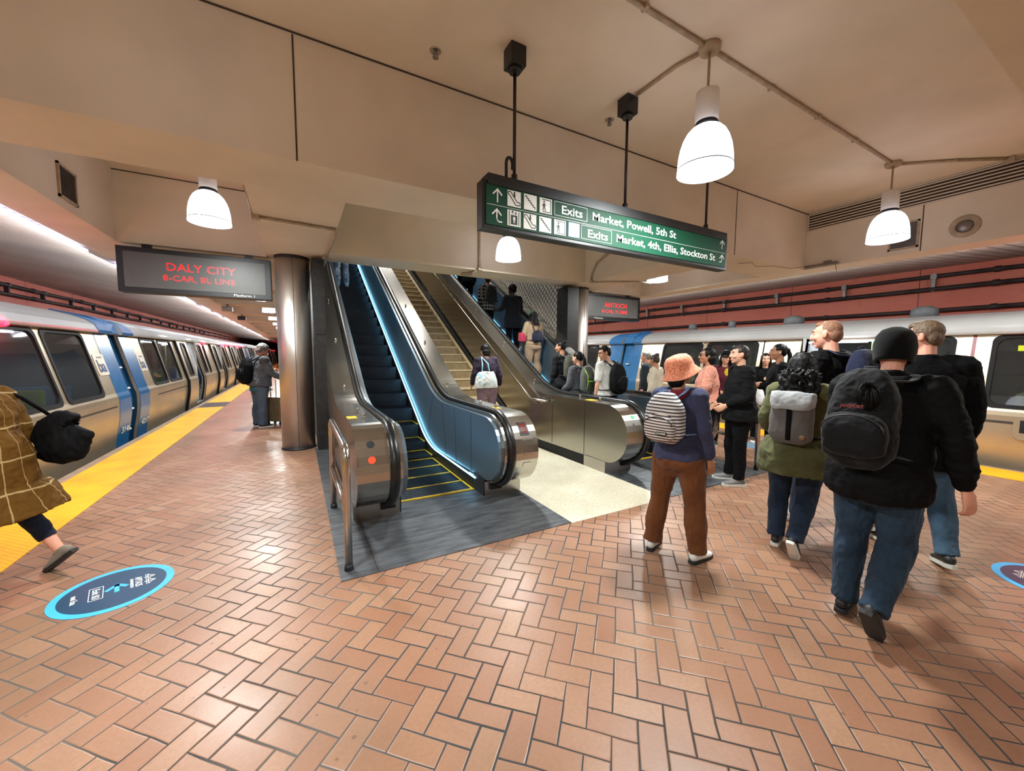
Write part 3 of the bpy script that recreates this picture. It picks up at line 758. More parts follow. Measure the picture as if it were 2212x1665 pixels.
conduit([(5.53, 5.4, 3.7), (5.53, 5.9, 3.66), (5.53, 6.35, 3.5), (5.53, 6.5, 3.3), (5.53, 6.52, 3.16)], .022, 'curved painted conduit on the rib below the exit sign', boxes=[(5.53, 6.5, 3.14)], clips=[(5.53, 6.05, 3.62)])
conduit([(5.55, 6.55, 3.13), (5.85, 6.3, 3.13), (6.3, 6.0, 3.13), (6.7, 5.95, 3.13)], .014, 'thin conduit under the rib running to the half hidden lamp')
# round ceiling plate under the beam
mb = MB(); mb.lathe([(.11, -.03), (.115, 0)], (2.93, 7.1, ZB), 24); o = mb.build('ceiling_plate', CONDUIT); recenter(o); tag(o, 'round cover plate under the beam above the stair', 'plate')
# sprinklers
def sprink(x, y, lb):
    s_ = thing('sprinkler_head', lb, 'sprinkler', (x, y, ZC-.06), group='ceiling sprinklers')
    mb = MB(); mb.lathe([(.045, -.006), (.05, 0)], (x, y, ZC), 20); mb.build('escutcheon', CHROME, s_)
    mb = MB(); mb.lathe([(.01, -.05), (.014, -.03), (.012, 0)], (x, y, ZC), 10); mb.lathe([(.026, -.056), (.026, -.052)], (x, y, ZC), 12); mb.tube([(x-.02, y, ZC-.054), (x-.02, y, ZC-.02), (x, y, ZC-.01)], .003, 6); mb.tube([(x+.02, y, ZC-.054), (x+.02, y, ZC-.02), (x, y, ZC-.01)], .003, 6); mb.build('head', GALV, s_)
sprink(1.11, 3.35, 'small sprinkler head on the ceiling left of the sign rods'); sprink(3.05, 3.35, 'small sprinkler head on the ceiling between the sign rods')
# vents, speaker
def vent(x, y0, y1, z0, z1, sgn, label, mat):
    v = thing('vent_grille', label, 'vent', (x, (y0+y1)/2, z0))
    mb = MB(); w = .025
    for a, b, c, d in ((y0, y1, z0, z0+w), (y0, y1, z1-w, z1), (y0, y0+w, z0, z1), (y1-w, y1, z0, z1)): mb.box(min(x, x+.02*sgn), max(x, x+.02*sgn), a, b, c, d)
    mb.build('frame', CONDUIT, v)
    mb = MB(); mb.box(min(x, x+.006*sgn), max(x, x+.006*sgn), y0+w, y1-w, z0+w, z1-w)
    k = z0+w+.012
    while k < z1-w: mb.box(min(x, x+.014*sgn), max(x, x+.014*sgn), y0+w, y1-w, k, k+.006); k += .018
    mb.build('mesh', mat, v)
vent(EL, 6.06, 6.46, 3.25, 3.61, 1, 'dark square vent grille on the left edge beam', M('vent_dark', (70, 62, 56), .6))
vent(ER, 2.24, 2.58, 3.22, 3.62, -1, 'grey square vent behind the right pendant lamp', M('vent_grey', (104, 98, 92), .55))
d_ = thing('slotted_air_grille', 'long slotted air grille along the top of the right edge beam', 'vent', (ER, 2.0, 3.82))
mb = MB(); mb.box(ER-.012, ER, -1.5, 3.71, 3.815, 3.835); mb.box(ER-.012, ER, -1.5, 3.71, 4.105, 4.125); mb.box(ER-.012, ER, 3.69, 3.712, 3.82, 4.12); mb.build('frame', CREAM2, d_)
mb = MB(); mb.box(ER-.002, ER+.0, -1.5, 3.69, 3.835, 4.105); mb.build('dark_slot', M('slot_dark', (62, 52, 44), .8), d_)
for k in range(6):
    zz = 3.845+k*.045; mb = MB(); mb.prism([(ER-.022, zz+.004), (ER-.002, zz+.014), (ER-.002, zz+.03), (ER-.022, zz+.02)], 'y', -1.5, 3.69); mb.build('slat', CREAM2, d_)
s_ = thing('ceiling_speaker', 'round loudspeaker on the right edge beam', 'speaker', (ER, 1.79, 3.39))
def xdisc(par, x, y, z, prof, mat, nm):
    mb = MB(); mb.lathe(prof, (0, 0, 0), 28); bmesh.ops.transform(mb.bm, matrix=Matrix.Translation((x, y, z)) @ Matrix.Rotation(-PI/2, 4, 'Y'), verts=mb.bm.verts); mb.build(nm, mat, par)
xdisc(s_, ER, 1.79, 3.39, [(.15, 0), (.15, .012), (.13, .02), (.115, .012), (.11, .02), (.09, .02), (.088, .008)], CONDUIT, 'trim_ring')
xdisc(s_, ER, 1.79, 3.39, [(.085, 0), (.085, .012), (.07, .022), (.04, .026), (.01, .03)], M('speaker_grey', (120, 112, 104), .35, .5), 'speaker_cone')
c_ = thing('sprung_light_fitting', 'old grey bracket with dangling wire at the beam corner', 'fitting', (8.1, 3.55, 3.17))
mb = MB(); mb.box(8.05, 8.135, 3.2, 3.68, 3.16, 3.2, .006); mb.box(8.06, 8.12, 3.3, 3.4, 3.2, 3.235); mb.build('housing', M('grubby_plastic', (126, 112, 98), .6), c_)
mb = MB(); mb.tube([(8.09, 3.3, 3.2), (8.05, 3.22, 3.15), (8.06, 3.2, 3.03)], .004, 6); mb.tube([(8.06, 3.6, 3.19), (7.7, 3.74, 3.13), (7.3, 3.8, 3.14), (7.0, 3.95, 3.13), (6.7, 3.85, 3.14), (6.6, 4.0, 3.14)], .0035, 6); mb.build('wire', DARKMET, c_)
for (x0, x1) in ((6.75, 7.2), (7.55, 7.95)):
    mb = MB(); mb.box(x0, x1, 7.566, 7.572, 3.35, 3.85); o = mb.build('access_panel', CREAM2); recenter(o); tag(o, 'flat access panel on beam behind the exit sign, %s one' % ('wider' if x0 < 7 else 'right'), 'panel')
# small cameras and boxes in the left aisle
for (x, y, lb) in ((-1.9, 15.6, 'small grey camera bracket on the beam in left aisle'), (-1.9, 19.45, 'small black security camera further down the left aisle')):
    q = thing('security_camera', lb, 'camera', (x, y, 3.0)); mb = MB(); mb.tube([(x, y, 3.15), (x, y, 3.07)], .03, 8); mb.build('mount', GALV, q)
    mb = MB(); mb.box(x-.14, x+.14, y-.1, y+.12, 2.93, 3.08, .01); mb.build('housing', BLACK if y > 17 else GALV, q)
mb = MB(); mb.box(-.9, -.15, 38.5, 38.8, 2.3, 3.15); o = mb.build('distant_display', BLACK); recenter(o); tag(o, 'tiny black platform display far down the left aisle', 'display')
# cove lights along the track side of the left edge beam
COVE = EM('cove_tube', (200, 200, 255), 9.0)
for k in range(16):
    y = 4.75+2.45*k*1.0
    mb = MB(); mb.box(-2.80, -2.74, y, y+(2.4 if k < 1 else 1.3), 3.13, 3.16); o = mb.build('cove_light', COVE); recenter(o)
    tag(o, 'violet white strip light above the train, nearest one' if k == 0 else 'short strip light above the left track, one of the receding row', 'strip light', None if k == 0 else 'strip lights above the left track')
# floor stickers
def sticker(cx, cy, rot, label, big=True, col=(20, 62, 92)):
    s_ = thing('floor_sticker', label, 'sticker', (cx, cy, 0))
    mb = MB(); mb.lathe([(.305, 0), (.305, .003)], (cx, cy, 0), 56); mb.build('outer_ring', M('sticker_cyan', (62, 178, 236), .45, var=.05), s_)
    mb = MB(); mb.lathe([(.262, .003), (.262, .0045)], (cx, cy, 0), 56); mb.build('disc', M('sticker_navy%d' % col[0], col, .42, var=.05), s_)
    u = Vector((math.cos(rot), math.sin(rot), 0)); v = Vector((-math.sin(rot), math.cos(rot), 0))
    o = lambda a, b: Vector((cx, cy, .0047))+u*a+v*b
    def T(b, x, y, w, s): text('sticker_lettering', b, s, SIGNW, o(x, y), u, v, s_, w, .0003, bold=.0008)
    def L(mb, a, b, w):
        a = o(*a); b = o(*b); n = (b-a).cross(Vector((0, 0, 1))).normalized()*w/2; e = Vector((0, 0, .0006))
        vs = [mb.bm.verts.new(p) for p in (a-n, b-n, b+n, a+n, a-n+e, b-n+e, b+n+e, a+n+e)]
        for f in ((0, 1, 2, 3), (4, 5, 6, 7), (0, 1, 5, 4), (1, 2, 6, 5), (2, 3, 7, 6), (3, 0, 4, 7)): mb.bm.faces.new([vs[i] for i in f])
    T('APTA25', -.075, .1, .15, .05); T('SAN FRANCISCO', -.07, .075, .14, .022)
    mb = MB()
    L(mb, (-.08, .165), (.08, .165), .006); L(mb, (-.08, .155), (.08, .155), .004)
    for x in (-.035, .035): L(mb, (x, .145), (x, .205), .007)
    for x0 in (-.035, .035):
        for s in (-1, 1):
            L(mb, (x0, .205), (x0+s*.017, .18), .004); L(mb, (x0+s*.017, .18), (x0+s*.037, .17), .004)
    mb.build('bridge_emblem', SIGNW, s_)
    mb = MB(); L(mb, (0, .045), (0, -.03), .024); L(mb, (-.06, .0), (.006, .058), .024) if not big else None
    mb.bm.free(); mb = MB()
    L(mb, (-.055, .004), (.012, .062), .026); L(mb, (-.055, .018), (.012, -.044), .026); L(mb, (-.045, .01), (.062, .01), .024)
    mb.build('chevron_arrow', MATS['sticker_cyan'], s_)
    T('Exit B3', -.07, -.105, .14, .05)
    mb = MB()
    for a, b in (((-.09, -.12), (.09, -.12)), ((-.09, -.055), (.09, -.055)), ((-.09, -.12), (-.09, -.055)), ((.09, -.12), (.09, -.055))): L(mb, a, b, .004)
    mb.build('text_frame', SIGNW, s_)
    T('muni', -.06, -.2, .055, .04); T('ba', .01, -.2, .05, .045)
sticker(-1.13, 3.49, math.radians(-74), 'oval looking blue round floor sticker with arrow at lower left')
sticker(4.62, .40, math.radians(5), 'purple blue floor sticker cut off at the right edge', col=(58, 52, 84))
mb = MB(); mb.lathe([(.3, 0), (.3, .003)], (7.1, 3.75, 0), 40); o = mb.build('floor_sticker', M('sticker_pale', (96, 124, 148), .4)); recenter(o); tag(o, 'pale blue floor sticker beyond the crowd near the guard rail', 'sticker')
mb = MB(); mb.lathe([(.3, 0), (.3, .003)], (-1.0, 14.5, 0), 32); o = mb.build('floor_sticker', M('sticker_white', (206, 206, 220), .4)); recenter(o); tag(o, 'faint white round floor sticker near the man with suitcase', 'sticker')

# light thrown by the cove tubes on to the trains, track walls and slats, both sides
for sx_, nm in ((-2.86, 'left'), (8.82, 'right')):
    for k in range(7):
        y = -2+9.5*k
        ld = bpy.data.lights.new('cove_lamp', 'AREA'); ld.shape = 'RECTANGLE'; ld.size = .07; ld.size_y = 9.0; ld.energy = COVE_W*(.62 if sx_ < 0 else .42); ld.color = (.95, .97, 1)
        lo = bpy.data.objects.new('cove_lamp', ld); COL.objects.link(lo); lo.location = (sx_, y, 3.12); lo.rotation_euler = (0, math.radians(68 if sx_ < 0 else -68), 0)
# unseen area lights added above the stairwell to brighten it
for y, w in ((10.5, 90), (15, 120)):
    ld = bpy.data.lights.new('stairwell_fill', 'AREA'); ld.size = 1.6; ld.energy = w; ld.color = (1, .97, .92)
    lo = bpy.data.objects.new('stairwell_fill', ld); COL.objects.link(lo); lo.location = (2.9, y, 7.1)
# ================================================================ trains
CARM = M('train_stainless_side', (184, 168, 144), .36, .65, var=.05, scale=1.2, rvar=.05)
ROOFM = M('train_white_roof', (178, 177, 175), .2, var=.04, scale=2)
BLUEM = M('train_blue_paint', (36, 98, 150), .25, var=.06)
BLUED = M('train_gap_barrier_blue', (14, 66, 104), .4, var=.08)
SEAL = M('train_rubber_seal', (13, 11, 11), .6, spec=.2)
def glass_mat():
    t = NT('tinted_train_glass'); t.set(col=(.03, .035, .035, 1), rough=.03, spec=.9, alpha=.42); return t.m
GLASS = glass_mat()
PALE = M('train_interior_white', (196, 200, 204), .4, var=.04)
SEATG = M('seat_green', (110, 150, 30), .6); SEATB = M('seat_blue', (40, 110, 170), .6)
TLIT = EM('train_ceiling_strip', (240, 246, 255), 5.0)
PROF = [(-2.97, -.8), (-2.9, -.3), (-2.87, 0), (-2.81, .35), (-2.79, .62), (-2.82, .87), (-3.06, 1.9), (-3.065, 1.94)]
_d = []
for (xa_, za_), (xb_, zb_), i_ in [(PROF[i], PROF[i+1], i) for i in range(len(PROF)-1)]:
    x0_, z0_ = PROF[max(i_-1, 0)]; x3_, z3_ = PROF[min(i_+2, len(PROF)-1)]
    for q_ in (0, .25, .5, .75):
        if za_ >= .87 and q_ > 0: continue
        f_ = lambda a, b, c, d: .5*(2*b+(c-a)*q_+(2*a-5*b+4*c-d)*q_*q_+(3*b-a-3*c+d)*q_**3)
        _d.append((f_(x0_, xa_, xb_, x3_), za_+(zb_-za_)*q_))
PROF = _d+[PROF[-1]]
def pw(z):
    for (xa, za), (xb, zb) in zip(PROF, PROF[1:]):
        if z <= zb: return xa+(xb-xa)*(z-za)/(zb-za)
    return PROF[-1][0]
class Car:
    def __init__(s, side, ya, yb, label, group=None):
        s.side = side; s.ya, s.yb = ya, yb
        s.o = thing('train_car', label, 'train', (s.X(-4.4), ya, -1.2), 0, group)
    def X(s, x): return x if s.side < 0 else 6.14-x
    def poly(s, z0, z1, off=0.0, th=.05):
        zs = [z0]+[z for _, z in PROF if z0 < z < z1]+[z1]
        return [(s.X(pw(z)+off), z) for z in zs]+[(s.X(pw(z)+off-th), z) for z in zs[::-1]]
    def part(s, nm, mat, z0, z1, y0, y1, off=0.0, th=.05, par=None):
        mb = MB(); mb.prism(s.poly(z0, z1, off, th), 'y', y0, y1); return mb.build(nm, mat, par or s.o)
    def window(s, y0, y1, z0=.87, z1=1.9, off=0.0, par=None, nm='window', rim=.032):
        par = par or s.o
        def P(y, t, o):
            z = z0+(z1-z0)*t; return Vector((s.X(pw(z)+off+o), y, z))
        h = z1-z0; L = y1-y0
        out = rrect(y0-.02, y1+.02, -.02, h+.02, .1); inn = rrect(y0+rim, y1-rim, rim, h-rim, .12)
        mb = MB()
        rows = [[mb.bm.verts.new(P(a, b/h, o_)) for a, b in pp] for pp, o_ in ((out, -.004), (out, .012), (inn, .012), (inn, -.03))]
        n = len(out)
        for A, B in zip(rows, rows[1:]+rows[:1]):
            for i in range(n):
                mb.bm.faces.new((A[i], A[(i+1) % n], B[(i+1) % n], B[i]))
        w = mb.build(nm, SEAL, par)
        mb = MB(); A = [mb.bm.verts.new(P(a, b/h, -.01)) for a, b in rrect(y0+.03, y1-.03, .03, h-.03, .1)]
        B = [mb.bm.verts.new(P(a, b/h, -.016)) for a, b in rrect(y0+.03, y1-.03, .03, h-.03, .1)]
        mb.bm.faces.new(A); mb.bm.faces.new(B[::-1])
        for i in range(len(A)): mb.bm.faces.new((A[i], A[(i+1) % len(A)], B[(i+1) % len(A)], B[i]))
        mb.build('pane', GLASS, w); return w
    def wall(s, y0, y1, wins):
        """side skin between y0 and y1 with window holes"""
        y = y0
        for a, b in wins:
            if a > y: s.part('side_panel', CARM, -.8, 1.94, y, a)
            s.part('side_panel', CARM, -.8, .87, a, b); s.part('side_panel', CARM, 1.9, 1.94, a, b)
            s.window(a, b); y = b
        if y1 > y: s.part('side_panel', CARM, -.8, 1.94, y, y1)
    def door(s, yo0, yo1, lw=1.08, opened=True):
        """plug door: opening yo0..yo1, a leaf slid out to each side when open"""
        s.part('door_seal', SEAL, -.1, 1.94, yo0-.1-(lw if opened else 0), yo0-.02-(lw if opened else 0), .06, .06)
        if opened:
            for a, b in ((yo0-lw, yo0), (yo1, yo1+lw)):
                if b > a:
                    dz = [('door_leaf', -.05, .95), ]
                    d = s.part('door_leaf', CARM, -.08, .92, a, b, .055, .03)
                    s.part('leaf_head', CARM, 1.86, 1.93, a, b, .055, .03, d)
                    s.part('leaf_stile', CARM, .92, 1.86, a, a+.28, .055, .03, d); s.part('leaf_stile', CARM, .92, 1.86, b-.28, b, .055, .03, d)
                    s.window(a+.28, b-.28, .92, 1.86, .055, d, 'door_window', .03)
            s.part('side_panel', CARM, -.8, 1.94, yo0-lw, yo0, -.03, .02); s.part('side_panel', CARM, -.8, 1.94, yo1, yo1+lw, -.03, .02)
            s.part('side_panel', CARM, -.8, -.02, yo0, yo1)
            s.part('side_panel', CARM, 1.9, 1.94, yo0, yo1)
            mb = MB(); xa, xb = sorted((s.X(-2.95), s.X(-3.5))); mb.box(xa, xb, yo1+.02, yo1+.06, 0, 1.95); w = mb.build('vestibule_screen', PALE, s.o)
            mb = MB(); xa, xb = sorted((s.X(-3.1), s.X(-3.3))); mb.box(xa, xb, yo1+.01, yo1+.02, 1.0, 1.004); mb.box(xa, xb, yo1+.01, yo1+.02, 1.5, 1.504); mb.box(xa, xa+.004, yo1+.01, yo1+.02, 1.0, 1.5); mb.box(xb-.004, xb, yo1+.01, yo1+.02, 1.0, 1.5); mb.build('panel_outline', SEAL, w)
            mb = MB(); xa, xb = sorted((s.X(-2.8), s.X(-2.95))); mb.box(xa, xb, yo0, yo1, -.06, -.01); mb.build('door_sill', GALV, s.o)
            mb = MB(); xa, xb = sorted((s.X(-3.25), s.X(-3.6))); mb.box(xa, xb, yo0+.1, yo1-.1, 1.88, 1.9); mb.build('doorway_glow_panel', EM('doorway_fill_glow', (240, 246, 255), 6.0), s.o)  # glowing panel added to brighten the screen inside the doorway
        s.part('door_seal', SEAL, -.1, 1.94, yo1+.02, yo1+.1, .06, .06)
    def shell(s):
        X = s.X; y0, y1 = s.ya, s.yb
        pr = [(-2.99, 1.93), (-2.985, 1.98), (-3.03, 2.07), (-3.13, 2.15), (-3.28, 2.215), (-3.55, 2.29), (-4.4, 2.36), (-5.25, 2.29), (-5.6, 2.2), (-5.8, 2.05), (-5.82, 1.93)]
        mb = MB(); mb.prism([(X(a), b) for a, b in pr], 'y', y0, y1); o = mb.build('roof', ROOFM, s.o)
        for p in o.data.polygons: p.use_smooth = abs(p.normal.y) < .5 and p.normal.z > -.5
        mb = MB(); a, b = sorted((X(-3.0), X(-5.8))); mb.box(a, b, y0, y1, -.12, -.02); mb.build('interior_floor', M('train_floor', (90, 92, 96), .6), s.o)
        mb = MB(); a, b = sorted((X(-5.72), X(-5.8))); mb.box(a, b, y0, y1, -.8, 1.95); mb.build('far_side_wall', M('train_far_wall', (120, 122, 124), .5), s.o)
        for k in range(int((y1-y0-2)//2.4)):
            yy = y0+1.6+k*2.4; mb = MB(); a, b = sorted((X(-5.68), X(-5.73))); mb.box(a, b, yy, yy+1.5, .85, 1.7, .02); mb.build('far_window', SEAL, s.o)
        for e in (y0+.02, y1-.08):
            zz_ = (-.8, -.3, 0, .35, .62, .87, 1.9, 1.94); mb = MB(); mb.prism([(X(pw(z)-.03), z) for z in zz_]+[(X(-5.75), 1.94), (X(-5.75), -.8)], 'y', e, e+.05); mb.build('end_wall', BLUED, s.o)
        mb = MB(); a, b = sorted((X(-4.0), X(-4.12))); mb.box(a, b, y0+.5, y1-.5, 1.9, 1.925); mb.build('ceiling_light_strip', TLIT, s.o)
        mb = MB(); a, b = sorted((X(-3.2), X(-5.6))); mb.box(a, b, y0+.3, y1-.3, -1.1, -.3); mb.build('underframe', SEAL, s.o)
    def seats(s, ys):
        for i, y in enumerate(ys):
            m = SEATG if i % 2 == 0 else SEATB
            mb = MB(); a, b = sorted((s.X(-3.2), s.X(-4.1))); mb.box(a, b, y, y+.45, .38, .46, .03); mb.box(a, b, y+.4, y+.48, .42, 1.05, .03); mb.build('seat', m, s.o)
    def pole(s, y):
        mb = MB(); mb.tube([(s.X(-3.6), y, 0), (s.X(-3.6), y, 1.93)], .018, 8); mb.build('grab_pole', M('pole_yellow_green', (120, 136, 90), .4), s.o)
    def blue_end(s, y0, y1, num=None):
        """paint band at a car end, slightly proud of the skin, lapping on to the roof"""
        s.part('blue_band', BLUEM, -.8, 1.94, y0, y1, .004, .01)
        mb = MB(); mb.strip([(s.X(a+.004), b+.004) for a, b in [(-2.99, 1.93), (-2.985, 1.98), (-3.03, 2.07), (-3.13, 2.15), (-3.28, 2.215), (-3.55, 2.29)]], 'y', min(y0, y1), max(y0, y1)); mb.build('blue_roof_band', BLUEM, s.o)
        if num:
            z = .12; ux = Vector((0, 1, 0)) if s.side < 0 else Vector((0, -1, 0))
            yy = y0+.1 if s.side < 0 else y1-.1
            text('car_number', num, .17, SIGNW, (s.X(pw(z)+.02), yy, z), ux, Vector((s.X(pw(z+.2))-s.X(pw(z)), 0, .2)), s.o, .42, .001)
    def logo(s, y0, z0=1.2):
        sd = s.side; h = .36; w = .4
        def P(y, z, o): return Vector((s.X(pw(z)+o), y, z))
        mb = MB(); pts = rrect(y0, y0+w, z0, z0+h, .035)
        A = [mb.bm.verts.new(P(a, b, .008)) for a, b in pts]; B = [mb.bm.verts.new(P(a, b, .002)) for a, b in pts]
        mb.bm.faces.new(A); mb.bm.faces.new(B[::-1])
        for i in range(len(A)): mb.bm.faces.new((A[i], A[(i+1) % len(A)], B[(i+1) % len(A)], B[i]))
        pl = mb.build('logo_plate', M('logo_plate_cream', (218, 204, 188), .4), s.o)
        ux = Vector((0, 1, 0)) if sd < 0 else Vector((0, -1, 0)); ys = y0+.05 if sd < 0 else y0+w-.05
        up = Vector((s.X(pw(z0+.3))-s.X(pw(z0)), 0, .3))
        text('logo_letter', 'b', .3, M('logo_dark', (34, 34, 50), .4), P(ys, z0+.06, .011), ux, up, pl, .14, .001, bold=.006)
        text('logo_letter', 'a', .3, M('logo_blue', (34, 70, 140), .4), P(ys+(.15 if sd < 0 else -.15), z0+.06, .011), ux, up, pl, .14, .001, bold=.006)
        text('logo_caption', 'B A R T', .05, MATS['logo_dark'], P(ys+(.07 if sd < 0 else -.07), z0+.29, .011), ux, up, pl, .2, .001)
    def red_light(s, y):
        mb = MB(); mb.ell((s.X(-3.0), y, 1.925), (.05, .09, .035), 10); mb.build('red_door_light', EM('train_red_light', (255, 4, 10), 60.0), s.o)
        ld = bpy.data.lights.new('red_door_lamp', 'POINT'); ld.energy = 9; ld.color = (1, .03, .1); ld.shadow_soft_size = .03
        lo = bpy.data.objects.new('red_door_lamp', ld); COL.objects.link(lo); lo.parent = s.o; lo.location = WM[s.o.name].inverted() @ Vector((s.X(-2.9), y, 1.9))
    def stripe(s, y0, y1, z=.64, w=.03):
        mb = MB(); mb.prism([(s.X(pw(z-w/2)+.003), z-w/2), (s.X(pw(z+w/2)+.003), z+w/2), (s.X(pw(z)-.02), z)], 'y', y0, y1); mb.build('dark_stripe', M('stripe_dark', (62, 56, 54), .5), s.o)
def gapfill(side, y0, y1, label):
    X = (lambda x: x) if side < 0 else (lambda x: 6.14-x)
    g = thing('gap_barrier', label, 'barrier', (X(-3.2), (y0+y1)/2, -1.0))
    ps = [(X(pw(z)-.1), z) for z in (-.8, -.3, 0, .35, .62, .87, 1.9)]+[(X(-3.2), 2.05), (X(-3.35), 2.2), (X(-3.9), 2.3)]+[(X(-3.9), 1.9), (X(-3.3), 1.8), (X(-3.1), .8), (X(-3.1), -.8)]
    mb = MB(); mb.prism(ps, 'y', y0+.01, y1-.01); mb.build('barrier_panel', BLUED if side < 0 else BLUEM, g)
    mb = MB(); mb.prism([(X(-3.02), 1.95), (X(-3.1), 2.13), (X(-3.3), 2.25), (X(-3.8), 2.36), (X(-3.8), 2.2), (X(-3.2), 1.95)], 'y', y0+.06, y1-.04); mb.build('roof_fairing', BLUEM, g)
    for z in (.1, .5, .9, 1.3):
        mb = MB(); mb.ell((X(pw(z)-.06), y0+.22, z), (.03, .09, .022), 10); mb.build('strap_clip', WHITE, g)
# left side ---------------------------------------------------------------
c = Car(-1, -12.0, 9.97, 'near left train car with big side windows and blue end numbered 3146')
c.shell(); c.wall(-12, 9.97, [(1.2, 2.6), (5.75, 7.6), (7.76, 8.92)]); c.blue_end(9.4, 9.97, '3146'); c.logo(9.03, 1.2); c.stripe(7.0, 9.3); c.red_light(6.9)
c.seats([1.2, 2.2, 5.8, 6.7, 7.7, 8.5]); c.pole(6.9); c.pole(5.9)
gapfill(-1, 9.97, 10.45, 'dark blue barrier panel with white clips between the left train cars')
def farcar(side, y0, label, num, first=True):
    c = Car(side, y0, y0+21.4, label)
    c.shell(); o = y0-10.45
    D = [15.55, 20.65, 25.75]
    c.wall(y0, D[0]+o-1.08, [(11.58+o, 12.66+o), (12.82+o, 13.98+o)])
    for i, d in enumerate(D):
        c.door(d+o, d+o+1.08)
        if i < 2: c.wall(d+o+2.16, D[i+1]+o-1.08, [(d+o+2.3, d+o+2.85)])
    c.wall(D[2]+o+2.16, y0+21.4, [(28.1+o, 29.2+o), (29.35+o, 30.4+o)])
    c.blue_end(y0, y0+.58, num if side < 0 else None); c.blue_end(y0+20.8, y0+21.4)
    c.logo(y0+.6, 1.2); c.stripe(y0+1.2, D[0]+o-1.1)
    for k in (18.2, 23.3, 28.2): c.red_light(k+o)
    c.seats([11.6+o, 12.5+o, 13.3+o, 18.2+o, 23.2+o]); c.pole(13+o); c.pole(16+o)
    return c
c2 = farcar(-1, 10.45, 'second left train car with open doors and red lights beside the waiting man', '4217')
for k, lb in ((1, 'third left train car, small in the distance'), (2, 'fourth left train car at the far end')):
    dup(c2.o, c2.o.location+Vector((0, 21.88*k, 0)), lb)
# right side --------------------------------------------------------------
r = Car(1, -12.4, 8.72, 'near right train car behind the crowd, with cream side and black-framed windows')
r.shell(); r.wall(4.05, 8.72, [(5.02, 6.26), (6.4, 7.6)])
r.part('door_seal', SEAL, -.1, 1.94, 4.88, 4.9, .01, .03)
r.door(2.95, 4.03, lw=0.0, opened=True)
r.wall(-12.4, 2.95, [(-3.6, -2.4), (-.35, 1.6), (2.0, 2.8)])
r.part('red_seam', M('seam_red', (128, 20, 34), .4), -.1, 1.94, 1.78, 1.82, .006, .02)
r.blue_end(8.4, 8.72); r.logo(7.98, 1.2)
r.seats([-.6, .2, .9, 1.9, 5.1, 5.9, 6.6, 7.3]); r.pole(5.5); r.pole(3.2); r.red_light(.9); r.stripe(-2, 1.6, .65, .035); r.stripe(5, 7.8)
mb = MB(); mb.prism(rrect(-.1, 1.35, 0, 1, .1) if False else [(.9, .42), (1.26, .42), (1.31, .47), (1.31, .7), (1.26, .75), (.9, .75)], 'x', r.X(-2.775)-.0, r.X(-2.83)); pz = mb.build('intercom_plate', CARM, r.o)
mb = MB(); mb.box(r.X(-2.77), r.X(-2.79), .95, 1.25, .52, .7); mb.build('grille', DARKMET, pz)
mb = MB(); mb.box(r.X(-3.05), r.X(-3.09), 1.12, 1.38, 1.68, 1.76); mb.build('yellow_led_display', EM('led_yellow', (226, 240, 20), 2.2), r.o)
mb = MB(); mb.box(9.0, 9.08, 3.05, 3.95, 1.84, 1.87); mb.build('doorway_glow_panel', TLIT, r.o)
gapfill(1, 8.72, 9.2, 'bright blue barrier between the right train cars')
r2 = farcar(1, 9.2, 'far right train car partly hidden by the column and queue', None)
for i, (y, w) in enumerate(((7.6, .12), (6.4, .1), (4.9, .22), (2.7, .2))):
    mb = MB(); mb.lathe([(w, 0), (w*.9, .15), (w*.5, .2)], (10.4, y, 2.33), 14); o = mb.build('roof_vent', M('roof_unit_grey', (110, 112, 114), .6)); recenter(o); tag(o, 'grey roof unit on the right train, %s from the left' % ('first', 'second', 'third', 'fourth')[i], 'vent')
# ================================================================ people
SKIN = {}
def skin(name, col):
    if name not in SKIN: SKIN[name] = M('skin_'+name, col, .5, var=.05, scale=14, bump=.08, bscale=160, bdist=.002)
    return SKIN[name]
def cloth(name, col, rough=.85, bump=.35, bscale=140, var=.1, scale=9, sheen=.1):
    return M(name, col, rough, var=var, scale=scale, bump=bump, bscale=bscale, bdist=.002, sheen=sheen, spec=.15)
def smoothpath(pts, n=4):
    """Catmull-Rom through tuples of any length"""
    out = []
    P = [pts[0]]+list(pts)+[pts[-1]]
    for i in range(1, len(P)-2):
        for k in range(n):
            t = k/n; q = []
            for a, b, c, d in zip(P[i-1], P[i], P[i+1], P[i+2]):
                q.append(.5*(2*b+(c-a)*t+(2*a-5*b+4*c-d)*t*t+(3*b-a-3*c+d)*t**3))
            out.append(tuple(q))
    out.append(tuple(pts[-1])); return out
